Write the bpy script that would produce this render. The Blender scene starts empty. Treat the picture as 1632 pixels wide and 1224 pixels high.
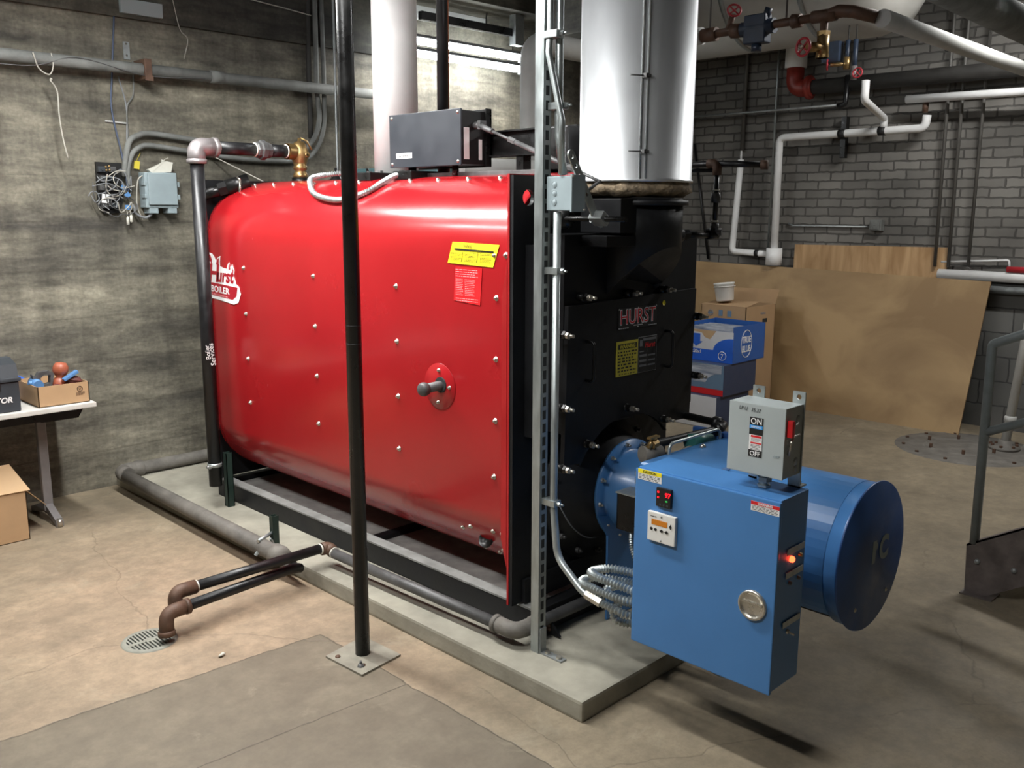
import bpy, bmesh, math, random
from mathutils import Vector, Matrix
random.seed(7)
D = bpy.data
COL = bpy.context.scene.collection
V = Vector
pi = math.pi

# ------------------------------------------------------------------ materials
def lin(h):
    if isinstance(h, str):
        h = h.lstrip('#'); c = [int(h[i:i+2], 16)/255 for i in (0, 2, 4)]
        return [(x/12.92 if x <= .04045 else ((x+.055)/1.055)**2.4) for x in c] + [1]
    return list(h)[:3] + [1]
def nodemat(name):
    m = D.materials.new(name); m.use_nodes = True
    nt = m.node_tree; b = nt.nodes['Principled BSDF']
    return m, nt, b
def N(nt, t, **k):
    n = nt.nodes.new(t)
    for a, v in k.items():
        if a.startswith('i_'): n.inputs[a[2:].replace('_', ' ')].default_value = v
        else: setattr(n, a, v)
    return n
def pm(name, col, rough=.5, metal=0., var=.15, scale=8, bump=.0, coat=0., stretch=(1, 1, 1), bscale=None, spec=.5, rv=.1):
    m, nt, b = nodemat(name); L = nt.links.new
    tc = N(nt, 'ShaderNodeTexCoord'); mp = N(nt, 'ShaderNodeMapping'); mp.inputs['Scale'].default_value = stretch
    L(tc.outputs['Object'], mp.inputs[0])
    ns = N(nt, 'ShaderNodeTexNoise'); ns.inputs['Scale'].default_value = scale; ns.inputs['Detail'].default_value = 6; ns.inputs['Roughness'].default_value = .6
    L(mp.outputs[0], ns.inputs['Vector'])
    c = lin(col)
    mx = N(nt, 'ShaderNodeMix', data_type='RGBA')
    mx.inputs[6].default_value = [x*(1-var) for x in c[:3]]+[1]; mx.inputs[7].default_value = [min(1, x*(1+var)) for x in c[:3]]+[1]
    mr = N(nt, 'ShaderNodeMapRange'); mr.inputs[1].default_value = .3; mr.inputs[2].default_value = .7
    L(ns.outputs[0], mr.inputs[0]); L(mr.outputs[0], mx.inputs[0]); L(mx.outputs[2], b.inputs['Base Color'])
    m2 = N(nt, 'ShaderNodeMapRange'); m2.inputs[3].default_value = max(0, rough-rv); m2.inputs[4].default_value = min(1, rough+rv)
    L(mr.outputs[0], m2.inputs[0]); L(m2.outputs[0], b.inputs['Roughness'])
    b.inputs['Metallic'].default_value = metal; b.inputs['Coat Weight'].default_value = coat; b.inputs['Coat Roughness'].default_value = .12
    b.inputs['Specular IOR Level'].default_value = spec
    if bump:
        n2 = N(nt, 'ShaderNodeTexNoise'); n2.inputs['Scale'].default_value = bscale or scale*4; n2.inputs['Detail'].default_value = 5
        L(mp.outputs[0], n2.inputs['Vector'])
        bp = N(nt, 'ShaderNodeBump'); bp.inputs['Strength'].default_value = bump; bp.inputs['Distance'].default_value = .01
        L(n2.outputs[0], bp.inputs['Height']); L(bp.outputs[0], b.inputs['Normal'])
    return m
def emis(name, col, st):
    m, nt, b = nodemat(name); b.inputs['Base Color'].default_value = lin(col)
    b.inputs['Emission Color'].default_value = lin(col); b.inputs['Emission Strength'].default_value = st
    return m

M = {}
M['red'] = pm('red_paint', (.36, .010, .014), .25, 0, .05, 3, coat=.25, rv=.03)
M['reddark'] = pm('red_edge', (.36, .012, .014), .4, 0, .1, 6)
M['black'] = pm('black_paint', (.0085, .009, .0105), .5, 0, .35, 5, bump=.05, bscale=60, rv=.12, spec=.35)
M['blackgloss'] = pm('black_enamel', (.007, .007, .007), .33, 0, .5, 14, bump=.06, bscale=60, spec=.4)
M['blackpipe'] = pm('black_steel_pipe', (.010, .010, .011), .38, .1, .4, 12, bump=.05)
M['rubber'] = pm('dark_rubber', (.012, .012, .012), .6)
M['blue'] = pm('blue_paint', (.058, .19, .44), .36, 0, .05, 4, coat=.1, rv=.05)
M['bluedark'] = pm('darker_blue', (.02, .07, .22), .4)  # darker than the burner blue, for end disc and side panel
M['galv'] = pm('galvanised_steel', (.42, .46, .46), .38, .75, .18, 30, stretch=(1, 1, .25))
M['galvdull'] = pm('zinc_steel', (.33, .35, .35), .5, .6, .2, 20)
M['slot'] = pm('slot_shadow_steel', (.02, .022, .022), .8)
M['alu'] = pm('aluminium_sheet', (.80, .82, .84), .42, .85, .08, 4, stretch=(1, 1, .3), rv=.05)
M['bolt'] = pm('bright_bolt', (.55, .52, .46), .3, .85, .1, 30)
M['greypaint'] = pm('grey_enamel', (.36, .40, .40), .45, 0, .05, 6)
M['greybox'] = pm('grey_fibreglass', (.27, .33, .35), .55, 0, .08, 8)
M['greypipe'] = pm('dusty_grey_pipe', (.155, .16, .15), .7, 0, .35, 8, bump=.15)
M['dustpipe'] = pm('dusty_dark_pipe', (.135, .125, .11), .72, 0, .35, 10, bump=.15)
M['steeldirty'] = pm('bare_grey_steel', (.10, .10, .10), .5, .3, .35, 14, bump=.08)
M['greylit'] = pm('lit_dusty_steel', (.20, .20, .19), .7, 0, .3, 10, bump=.1)  # flange top: dust plus the light it catches, both in the colour
M['decklit'] = pm('lit_dusty_deck', (.33, .32, .30), .75, 0, .3, 8)  # dusty deck, colour raised so the plate looks lit
M['iron'] = pm('brown_cast_iron', (.10, .055, .035), .6, .1, .35, 18, bump=.15)
M['fitting'] = pm('grey_cast_fitting', (.24, .22, .22), .42, .5, .12, 14, bump=.05)
M['brass'] = pm('brass', (.36, .24, .10), .38, .8, .25, 20)
M['tape'] = pm('thread_tape', (.75, .74, .66), .6, 0, .08, 30)
M['whitepipe'] = pm('white_insulation', (.80, .80, .79), .55, 0, .06, 5, bump=.05)
M['whitedull'] = pm('grey_white_insulation', (.46, .46, .44), .7, 0, .1, 6, bump=.12)
M['tank'] = pm('tank_wrap', (.44, .43, .40), .7, 0, .12, 3, bump=.08)
M['darkinsul'] = pm('dark_insulation', (.035, .033, .03), .7, 0, .3, 8, bump=.2)
M['redpipe'] = pm('red_painted_pipe', (.26, .03, .02), .45, 0, .3, 10)
M['redwheel'] = pm('red_handwheel', (.35, .02, .03), .45, 0, .2, 20)
M['navyvalve'] = pm('navy_cast_valve', (.018, .03, .055), .5, 0, .3, 14)
M['card'] = pm('cardboard', (.42, .27, .145), .85, 0, .06, 8, bump=.03)
M['cardin'] = pm('cardboard_inside', (.50, .34, .19), .85, 0, .06, 8)
M['cardwhite'] = pm('white_card', (.62, .63, .66), .6, 0, .03, 8)
M['cardblue'] = pm('blue_card', (.022, .10, .36), .45, 0, .05, 8)
M['cardnavy'] = pm('navy_card', (.035, .05, .10), .5, 0, .05, 8)
M['brightblue'] = pm('bright_blue_ink', (.02, .12, .60), .45, 0, .02, 8)
M['skyblue'] = pm('sky_blue_ink', (.05, .32, .75), .5, 0, .02, 8)
M['greyblue'] = pm('grey_blue_ink', (.12, .20, .30), .7, 0, .05, 8)
M['greyink'] = pm('grey_ink', (.20, .20, .20), .5, .2, .05, 8)
M['white'] = pm('white_ink', (.78, .78, .77), .5, 0, .02, 8)
M['paper'] = pm('crumpled_paper', (.60, .59, .52), .8, 0, .1, 12)
M['blackink'] = pm('black_ink', (.008, .008, .008), .5)
M['yellow'] = pm('yellow_label', (.85, .72, .02), .5, 0, .02, 6)
M['yellowdull'] = pm('yellow_plate', (.62, .52, .05), .5, 0, .05, 6)
M['redink'] = pm('red_ink', (.62, .015, .02), .45, 0, .02, 6)
M['redlogo'] = pm('maroon_ink', (.36, .01, .02), .45, 0, .02, 6)
M['redlabel'] = pm('red_label', (.72, .015, .02), .4, 0, .02, 6)
M['pinkink'] = pm('pink_ink', (.80, .35, .36), .5, 0, .02, 6)
M['plasticwhite'] = pm('white_plastic', (.70, .69, .65), .4, 0, .02, 6)
M['plasticgrey'] = pm('slate_plastic', (.032, .038, .045), .5, 0, .12, 9)
M['plasticblack'] = pm('black_plastic', (.012, .012, .013), .35)
M['hdgrey'] = pm('dark_grey_enamel', (.030, .034, .042), .42, 0, .06, 8)
M['formica'] = pm('grey_laminate', (.58, .57, .53), .5, 0, .1, 14)
M['greyleg'] = pm('grey_leg_paint', (.20, .19, .19), .5, 0, .1, 14)
M['railpaint'] = pm('rail_grey_paint', (.19, .215, .215), .42, 0, .15, 14)
M['stringer'] = pm('rusty_dark_steel', (.13, .108, .10), .6, .1, .35, 12, bump=.1)
M['green'] = pm('teal_metal', (.02, .10, .09), .4, 0, .15, 10)
M['teal'] = pm('teal_cabinet_paint', (.07, .14, .15), .5, 0, .1, 6)
M['darkgreen'] = pm('dark_green_strut', (.012, .028, .022), .5, 0, .2, 12)
M['orange'] = pm('orange_brown_paint', (.34, .09, .045), .45, 0, .2, 14)
M['rustred'] = pm('rusty_red_paint', (.12, .035, .03), .55, 0, .35, 16)
M['copper'] = pm('copper', (.45, .15, .07), .4, .8, .2, 14)
M['wool'] = pm('mineral_wool', (.26, .20, .13), .9, 0, .6, 30, bump=.8, bscale=50)
M['wire'] = pm('grey_cable', (.20, .21, .22), .6)
M['bluewire'] = pm('slate_blue_cable', (.06, .08, .13), .6)
M['wirewhite'] = pm('pale_cord', (.40, .38, .33), .6)
M['bluetape'] = pm('blue_tape', (.09, .22, .45), .5)
M['glassdark'] = pm('display_glass', (.01, .01, .01), .1)
M['amber'] = emis('amber_display', '#b06a18', .12)
M['led'] = emis('red_digits', '#ff1022', 1.2)
M['ledg'] = emis('green_digit', '#2fae4c', .6)
M['lamp'] = emis('red_pilot_lamp', '#ff4020', 6)
M['rope'] = pm('red_cloth', (.40, .012, .02), .7)
M['rodsteel'] = pm('grey_conduit', (.13, .125, .115), .5, .35, .2, 10)

def wood(name, c1, c2, scale=3, axis_stretch=(1, 1, 6), rough=.6, contrast=(.35, .65)):
    m, nt, b = nodemat(name); L = nt.links.new
    tc = N(nt, 'ShaderNodeTexCoord'); mp = N(nt, 'ShaderNodeMapping'); mp.inputs['Scale'].default_value = axis_stretch
    L(tc.outputs['Object'], mp.inputs[0])
    ns = N(nt, 'ShaderNodeTexNoise'); ns.inputs['Scale'].default_value = scale; ns.inputs['Detail'].default_value = 5; ns.inputs['Distortion'].default_value = .55
    L(mp.outputs[0], ns.inputs['Vector'])
    mr = N(nt, 'ShaderNodeMapRange'); mr.inputs[1].default_value = contrast[0]; mr.inputs[2].default_value = contrast[1]
    L(ns.outputs[0], mr.inputs[0])
    mx = N(nt, 'ShaderNodeMix', data_type='RGBA'); mx.inputs[6].default_value = lin(c1); mx.inputs[7].default_value = lin(c2)
    L(mr.outputs[0], mx.inputs[0]); L(mx.outputs[2], b.inputs['Base Color']); b.inputs['Roughness'].default_value = rough
    return m
M['ply'] = wood('fir_plywood', (.50, .32, .16), (.33, .19, .08), 4, (3, 3, .5), .6)
M['hardboard'] = wood('stained_board', (.37, .245, .115), (.25, .155, .068), 1.3, (1, 1, 1.3), .55, (.40, .56))

# board-formed concrete wall
def concrete_wall(name, dark=1.0):
    m, nt, b = nodemat(name); L = nt.links.new
    tc = N(nt, 'ShaderNodeTexCoord')
    def noise(sc, st, det=6, rough=.6):
        mp = N(nt, 'ShaderNodeMapping'); mp.inputs['Scale'].default_value = st; L(tc.outputs['Object'], mp.inputs[0])
        n = N(nt, 'ShaderNodeTexNoise'); n.inputs['Scale'].default_value = sc; n.inputs['Detail'].default_value = det; n.inputs['Roughness'].default_value = rough
        L(mp.outputs[0], n.inputs['Vector']); return n
    a = noise(1.3, (.5, .5, 2.6)); bb = noise(7, (.7, .7, 2.4)); c = noise(2.2, (3, 3, .25)); e = noise(45, (1, 1, 1))
    def mr(n, lo, hi, o1=0, o2=1):
        r = N(nt, 'ShaderNodeMapRange'); r.inputs[1].default_value = lo; r.inputs[2].default_value = hi; r.inputs[3].default_value = o1; r.inputs[4].default_value = o2
        L(n.outputs[0], r.inputs[0]); return r
    mx = N(nt, 'ShaderNodeMix', data_type='RGBA')
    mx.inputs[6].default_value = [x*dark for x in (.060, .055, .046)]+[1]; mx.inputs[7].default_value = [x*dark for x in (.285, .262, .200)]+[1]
    L(mr(a, .32, .68).outputs[0], mx.inputs[0])
    def mult(colsock, r, ):
        k = N(nt, 'ShaderNodeMix', data_type='RGBA', blend_type='MULTIPLY'); k.inputs[0].default_value = 1
        L(colsock, k.inputs[6])
        cc = N(nt, 'ShaderNodeCombineColor'); [L(r.outputs[0], cc.inputs[i]) for i in range(3)]
        L(cc.outputs[0], k.inputs[7]); return k.outputs[2]
    g_ = noise(.55, (1, 1, 1), 4); s = mult(mx.outputs[2], mr(bb, .3, .7, .6, 1.3)); s = mult(s, mr(c, .35, .7, 1.1, .62)); s = mult(s, mr(e, .3, .7, .78, 1.18)); s = mult(s, mr(g_, .35, .65, .7, 1.2))
    # board joints
    sx = N(nt, 'ShaderNodeSeparateXYZ'); L(tc.outputs['Object'], sx.inputs[0])
    wob = N(nt, 'ShaderNodeMath', operation='MULTIPLY_ADD'); wob.inputs[1].default_value = .09; L(a.outputs[0], wob.inputs[0]); L(sx.outputs[2], wob.inputs[2])
    md = N(nt, 'ShaderNodeMath', operation='MODULO'); md.inputs[1].default_value = .29; L(wob.outputs[0], md.inputs[0])
    j = mr(md, .0, .014, .84, 1); s = mult(s, j)
    L(s, b.inputs['Base Color']); b.inputs['Roughness'].default_value = .85
    ad = N(nt, 'ShaderNodeMath', operation='ADD'); L(bb.outputs[0], ad.inputs[0]); L(j.outputs[0], ad.inputs[1])
    bp = N(nt, 'ShaderNodeBump'); bp.inputs['Strength'].default_value = .5; bp.inputs['Distance'].default_value = .012; L(ad.outputs[0], bp.inputs['Height']); L(bp.outputs[0], b.inputs['Normal'])
    return m
M['conc'] = concrete_wall('board_formed_concrete')
M['concdark'] = concrete_wall('shaded_concrete', .45)  # wall concrete darkened; the dimness of the upper areas is in its colour

def brickmat():
    m, nt, b = nodemat('painted_brick'); L = nt.links.new
    tc = N(nt, 'ShaderNodeTexCoord'); sx = N(nt, 'ShaderNodeSeparateXYZ'); L(tc.outputs['Object'], sx.inputs[0])
    cb = N(nt, 'ShaderNodeCombineXYZ'); L(sx.outputs[1], cb.inputs[0]); L(sx.outputs[2], cb.inputs[1])
    ns = N(nt, 'ShaderNodeTexNoise'); ns.inputs['Scale'].default_value = 14; L(tc.outputs['Object'], ns.inputs['Vector'])
    wv = N(nt, 'ShaderNodeMix', data_type='VECTOR'); wv.inputs[0].default_value = .022
    L(cb.outputs[0], wv.inputs[4]); L(ns.outputs[1], wv.inputs[5])
    def br(w, h, mort, c1, c2, cm):
        k = N(nt, 'ShaderNodeTexBrick'); k.inputs['Scale'].default_value = 1; k.inputs['Brick Width'].default_value = w; k.inputs['Row Height'].default_value = h
        k.inputs['Mortar Size'].default_value = mort; k.inputs['Mortar Smooth'].default_value = .25
        k.inputs['Color1'].default_value = c1+(1,); k.inputs['Color2'].default_value = c2+(1,); k.inputs['Mortar'].default_value = cm+(1,)
        L(wv.outputs[1], k.inputs['Vector']); return k
    A = br(.225, .078, .008, (.15, .142, .128), (.235, .222, .20), (.085, .08, .072))
    B = br(.42, .20, .006, (.10, .10, .095), (.13, .13, .122), (.05, .05, .05))
    big = N(nt, 'ShaderNodeTexNoise'); big.inputs['Scale'].default_value = 1.6; big.inputs['Detail'].default_value = 6; L(tc.outputs['Object'], big.inputs['Vector'])
    gt = N(nt, 'ShaderNodeMath', operation='GREATER_THAN'); gt.inputs[1].default_value = 1.27; L(sx.outputs[2], gt.inputs[0])
    mx = N(nt, 'ShaderNodeMix', data_type='RGBA'); L(gt.outputs[0], mx.inputs[0]); L(B.outputs[0], mx.inputs[6]); L(A.outputs[0], mx.inputs[7])
    r = N(nt, 'ShaderNodeMapRange'); r.inputs[1].default_value = .3; r.inputs[2].default_value = .7; r.inputs[3].default_value = .55; r.inputs[4].default_value = 1.15; L(big.outputs[0], r.inputs[0])
    k = N(nt, 'ShaderNodeMix', data_type='RGBA', blend_type='MULTIPLY'); k.inputs[0].default_value = 1; L(mx.outputs[2], k.inputs[6])
    cc = N(nt, 'ShaderNodeCombineColor'); [L(r.outputs[0], cc.inputs[i]) for i in range(3)]; L(cc.outputs[0], k.inputs[7])
    L(k.outputs[2], b.inputs['Base Color']); b.inputs['Roughness'].default_value = .75
    mf = N(nt, 'ShaderNodeMix', data_type='FLOAT'); L(gt.outputs[0], mf.inputs[0]); L(B.outputs[1], mf.inputs[2]); L(A.outputs[1], mf.inputs[3])
    bp = N(nt, 'ShaderNodeBump', invert=True); bp.inputs['Strength'].default_value = .8; bp.inputs['Distance'].default_value = .015; L(mf.outputs[0], bp.inputs['Height']); L(bp.outputs[0], b.inputs['Normal'])
    return m
M['brick'] = brickmat()

def floormat():
    m, nt, b = nodemat('worn_concrete_floor'); L = nt.links.new
    tc = N(nt, 'ShaderNodeTexCoord'); P0 = tc.outputs['Object']
    def noise(sc, det=7, rough=.62, dist=0):
        n = N(nt, 'ShaderNodeTexNoise'); n.inputs['Scale'].default_value = sc; n.inputs['Detail'].default_value = det; n.inputs['Roughness'].default_value = rough; n.inputs['Distortion'].default_value = dist
        L(P0, n.inputs['Vector']); return n.outputs[0]
    def math_(op, a, bv=None, c=None):
        k = N(nt, 'ShaderNodeMath', operation=op)
        for i, q in enumerate((a, bv, c)):
            if q is None: continue
            if isinstance(q, (int, float)): k.inputs[i].default_value = q
            else: L(q, k.inputs[i])
        return k.outputs[0]
    def mr(s, lo, hi, o1=0, o2=1):
        r = N(nt, 'ShaderNodeMapRange'); r.inputs[1].default_value = lo; r.inputs[2].default_value = hi; r.inputs[3].default_value = o1; r.inputs[4].default_value = o2
        L(s, r.inputs[0]); return r.outputs[0]
    def mixc(f, a, c):
        k = N(nt, 'ShaderNodeMix', data_type='RGBA')
        if isinstance(f, (int, float)): k.inputs[0].default_value = f
        else: L(f, k.inputs[0])
        for i, q in ((6, a), (7, c)):
            if isinstance(q, tuple): k.inputs[i].default_value = q+(1,)
            else: L(q, k.inputs[i])
        return k.outputs[2]
    sx = N(nt, 'ShaderNodeSeparateXYZ'); L(P0, sx.inputs[0]); X, Y = sx.outputs[0], sx.outputs[1]
    n1, n2, n3 = noise(.9), noise(5), noise(60, 3)
    base = mixc(mr(n1, .35, .65), (.27, .222, .152), (.37, .302, .205))
    # pinkish mineral bloom round the floor drain
    dx = math_('SUBTRACT', X, 1.75); dy = math_('SUBTRACT', Y, 3.75)
    dd = math_('SQRT', math_('ADD', math_('MULTIPLY', dx, dx), math_('MULTIPLY', math_('MULTIPLY', dy, dy), .55)))
    dd = math_('ADD', dd, math_('MULTIPLY', math_('SUBTRACT', n1, .5), 1.6))
    base = mixc(mr(dd, .35, 1.35, .8, 0), base, (.47, .335, .225))
    # greyer patched slab in front
    wob = math_('MULTIPLY', math_('SUBTRACT', n2, .5), .05)
    yy = math_('ADD', math_('ADD', Y, math_('MULTIPLY', X, .07)), wob)
    g1 = math_('LESS_THAN', yy, 3.31)
    xx = math_('LESS_THAN', math_('ADD', X, wob), 2.03)
    slab = math_('MULTIPLY', g1, xx)
    gcol = mixc(mr(n2, .35, .65), (.135, .118, .088), (.205, .178, .132))
    g2 = math_('MULTIPLY', math_('LESS_THAN', yy, 2.72), xx)
    gcol = mixc(math_('MULTIPLY', g2, .45), gcol, (.15, .128, .098))
    base = mixc(math_('MULTIPLY', slab, .85), base, gcol)
    # joints and cracks
    def line(s, c, w=.006): return mr(math_('ABSOLUTE', math_('SUBTRACT', s, c)), 0, w, 1, 0)
    j = math_('MULTIPLY', line(yy, 3.31), xx)
    j = math_('MAXIMUM', j, math_('MULTIPLY', line(yy, 2.72, .004), xx))
    j = math_('MAXIMUM', j, math_('MULTIPLY', line(math_('ADD', X, wob), 2.03, .005), g1))
    vo = N(nt, 'ShaderNodeTexVoronoi', feature='DISTANCE_TO_EDGE'); vo.inputs['Scale'].default_value = .55
    wv = N(nt, 'ShaderNodeMix', data_type='VECTOR'); wv.inputs[0].default_value = .16; nn = N(nt, 'ShaderNodeTexNoise'); nn.inputs['Scale'].default_value = 3; nn.inputs['Detail'].default_value = 8; L(P0, nn.inputs['Vector']); L(P0, wv.inputs[4]); L(nn.outputs[1], wv.inputs[5]); L(wv.outputs[1], vo.inputs['Vector'])
    crack = math_('MULTIPLY', mr(vo.outputs[0], 0, .0025, .45, 0), mr(n1, .48, .55))
    j = math_('MAXIMUM', j, crack)
    vs = N(nt, 'ShaderNodeTexVoronoi'); vs.inputs['Scale'].default_value = 9; vs.inputs['Randomness'].default_value = 1; L(P0, vs.inputs['Vector'])
    base = mixc(mr(vs.outputs[0], .0, .045, .55, 0), base, (.08, .06, .045))
    base = mixc(mr(n2, .3, .7, .36, 0), base, (.13, .108, .078)); base = mixc(mr(noise(2.1, 8, .7), .36, .60, .42, 0), base, (.12, .10, .075)); base = mixc(mr(noise(14, 8, .75), .40, .60, .3, 0), base, (.10, .085, .06)); base = mixc(mr(noise(3.3, 8, .7, .6), .58, .72, 0, .35), base, (.42, .37, .27))
    base = mixc(mr(n3, .3, .7, .12, 0), base, (.08, .07, .06))
    base = mixc(math_('MULTIPLY', j, .7), base, (.05, .04, .03))
    L(base, b.inputs['Base Color'])
    L(mr(n2, .3, .7, .5, .75), b.inputs['Roughness']); b.inputs['Specular IOR Level'].default_value = .35
    hh = math_('SUBTRACT', math_('MULTIPLY', n2, .6), j)
    bp = N(nt, 'ShaderNodeBump'); bp.inputs['Strength'].default_value = .35; bp.inputs['Distance'].default_value = .006; L(hh, bp.inputs['Height']); L(bp.outputs[0], b.inputs['Normal'])
    return m
M['floor'] = floormat()
M['pad'] = pm('pad_concrete', (.275, .26, .21), .8, 0, .32, 3.5, bump=.25, bscale=25)
M['castgrey'] = pm('pale_cast_grate', (.24, .24, .20), .7, 0, .2, 20, bump=.1)
M['slab'] = pm('dirty_plate', (.24, .225, .18), .7, .1, .25, 14, bump=.1)
M['ceil'] = pm('dark_ceiling_concrete', (.05, .048, .045), .9, 0, .3, 3, bump=.2)

# ------------------------------------------------------------------ mesh helper
def fillet(pts, r, n=7):
    pts = [V(p) for p in pts]
    if r <= 0 or len(pts) < 3: return pts
    out = [pts[0]]
    for i in range(1, len(pts)-1):
        a, p, c = pts[i-1], pts[i], pts[i+1]
        u, w = (a-p), (c-p); lu, lw = u.length, w.length
        if lu < 1e-6 or lw < 1e-6: continue
        u, w = u/lu, w/lw; ang = u.angle(w)
        if ang > pi-.05: out.append(p); continue
        d = min(r/math.tan(ang/2), lu*.49, lw*.49)
        p1, p2 = p+u*d, p+w*d
        for k in range(n+1):
            t = k/n
            out.append((1-t)**2*p1 + 2*t*(1-t)*p + t*t*p2)
    out.append(pts[-1]); return out
def smooth(pts, n=8):
    pts = [V(p) for p in pts]; q = [pts[0]*2-pts[1]]+pts+[pts[-1]*2-pts[-2]]; out = []
    for i in range(1, len(q)-2):
        a, b, c, d = q[i-1], q[i], q[i+1], q[i+2]
        for k in range(n):
            t = k/n
            out.append(.5*((2*b)+(-a+c)*t+(2*a-5*b+4*c-d)*t*t+(-a+3*b-3*c+d)*t**3))
    out.append(pts[-1]); return out

class MB:
    def __init__(s): s.b = bmesh.new(); s.smooth = False
    def _bev(s, geom, w, seg=2):
        if w > 0: bmesh.ops.bevel(s.b, geom=geom, offset=w, segments=seg, affect='EDGES', profile=.7)
    def box(s, x0, x1, y0, y1, z0, z1, bev=0, seg=2, mat=None):
        r = bmesh.ops.create_cube(s.b, size=1); vs = r['verts']
        c = V(((x0+x1)/2, (y0+y1)/2, (z0+z1)/2)); d = (abs(x1-x0), abs(y1-y0), abs(z1-z0))
        for v in vs: v.co = V((v.co[0]*d[0], v.co[1]*d[1], v.co[2]*d[2]))
        if mat is not None:
            for v in vs: v.co = mat @ v.co
        for v in vs: v.co += c
        if bev: s._bev(list({e for v in vs for e in v.link_edges}), bev, seg)
        return s
    def sweep(s, path, radii, n=14, cap=True, flat=False):
        path = [V(p) for p in path]
        if not hasattr(radii, '__len__'): radii = [radii]*len(path)
        T = []
        for i in range(len(path)):
            a = path[max(0, i-1)]; c = path[min(len(path)-1, i+1)]; t = (c-a)
            T.append(t.normalized() if t.length > 1e-9 else (T[-1] if T else V((0, 0, 1))))
        u = T[0].orthogonal().normalized(); rings = []
        for i, p in enumerate(path):
            if i: 
                u = (u - T[i]*u.dot(T[i]))
                u = u.normalized() if u.length > 1e-6 else T[i].orthogonal().normalized()
            w = T[i].cross(u)
            rings.append([s.b.verts.new(p+(u*math.cos(2*pi*k/n)+w*math.sin(2*pi*k/n))*radii[i]) for k in range(n)])
        fs = []
        for a, c in zip(rings, rings[1:]):
            for k in range(n): fs.append(s.b.faces.new((a[k], a[(k+1) % n], c[(k+1) % n], c[k])))
        for f in fs: f.smooth = not flat
        if cap:
            s.b.faces.new(rings[0][::-1]); s.b.faces.new(rings[-1])
        return s
    def tube(s, pts, r, bend=0, n=14): return s.sweep(fillet(pts, bend), r, n)
    def cyl(s, p0, p1, r, n=20, r2=None, flat=False):
        p0, p1 = V(p0), V(p1)
        return s.sweep([p0, p1], [r, r if r2 is None else r2], n, flat=flat)
    def hexa(s, p0, p1, r): return s.cyl(p0, p1, r, 6, flat=True)
    def corr(s, pts, r, pitch=.006, amp=.0015, n=10):
        sp = smooth(pts, 14); L = [0]
        for a, c in zip(sp, sp[1:]): L.append(L[-1]+(c-a).length)
        m = max(4, int(L[-1]/pitch)); out = []; rad = []; j = 0
        for i in range(m*2+1):
            d = L[-1]*i/(m*2)
            while j < len(L)-2 and L[j+1] < d: j += 1
            t = (d-L[j])/max(1e-9, L[j+1]-L[j]); out.append(sp[j].lerp(sp[j+1], min(1, t))); rad.append(r+(amp if i % 2 else -amp))
        return s.sweep(out, rad, n, flat=True)
    def lathe(s, prof, origin, axis=(0, 0, 1), n=32, flat=False):
        o = V(origin); a = V(axis).normalized(); u = a.orthogonal().normalized(); w = a.cross(u); rings = []
        for r, h in prof:
            if r < 1e-6: rings.append([s.b.verts.new(o+a*h)])
            else: rings.append([s.b.verts.new(o+a*h+(u*math.cos(2*pi*k/n)+w*math.sin(2*pi*k/n))*r) for k in range(n)])
        for A, B in zip(rings, rings[1:]):
            for k in range(n):
                if len(A) == 1 and len(B) == 1: continue
                if len(A) == 1: f = s.b.faces.new((A[0], B[(k+1) % n], B[k]))
                elif len(B) == 1: f = s.b.faces.new((A[k], A[(k+1) % n], B[0]))
                else: f = s.b.faces.new((A[k], A[(k+1) % n], B[(k+1) % n], B[k]))
                f.smooth = not flat
        return s
    def ball(s, c, r, sub=2, sc=(1, 1, 1)):
        k = bmesh.ops.create_icosphere(s.b, subdivisions=sub, radius=r)
        for v in k['verts']:
            v.co = V((v.co[0]*sc[0], v.co[1]*sc[1], v.co[2]*sc[2]))+V(c)
        for f in {f for v in k['verts'] for f in v.link_faces}: f.smooth = True
        return s
    def torus(s, c, R, r, axis=(0, 0, 1), n=28, m=10, a0=0, a1=2*pi):
        a = V(axis).normalized(); u = a.orthogonal().normalized(); w = a.cross(u)
        full = abs(a1-a0-2*pi) < 1e-6
        pts = [V(c)+(u*math.cos(a0+(a1-a0)*k/n)+w*math.sin(a0+(a1-a0)*k/n))*R for k in range(n+1)]
        return s.sweep(pts, r, m, cap=not full)
    def prism(s, pts, f, d0, d1, holes=()):
        """outline pts (a,b) -> f(a,b,d); extruded from d0 to d1; optional holes"""
        def loop(P, d): return [s.b.verts.new(V(f(a, c, d))) for a, c in P]
        if not holes:
            A, B = loop(pts, d0), loop(pts, d1); n = len(pts)
            s.b.faces.new(A); s.b.faces.new(B[::-1])
            for k in range(n): s.b.faces.new((A[k], B[k], B[(k+1) % n], A[(k+1) % n]))
            return s
        allA, allB = [], []
        for P in [pts]+list(holes):
            A, B = loop(P, d0), loop(P, d1); n = len(P); allA.append(A); allB.append(B)
            for k in range(n): s.b.faces.new((A[k], B[k], B[(k+1) % n], A[(k+1) % n]))
        for LL in (allA, allB):
            es = []
            for A in LL:
                for k in range(len(A)):
                    es.append(s.b.edges.get((A[k], A[(k+1) % len(A)])))
            bmesh.ops.triangle_fill(s.b, use_beauty=True, use_dissolve=False, edges=es)
        return s
    def quad(s, *p): s.b.faces.new([s.b.verts.new(V(q)) for q in p]); return s
    def add_mesh(s, me, mtx):
        n0 = len(s.b.verts); s.b.from_mesh(me); s.b.verts.ensure_lookup_table()
        for v in s.b.verts[n0:]: v.co = mtx @ v.co
        return s
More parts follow.
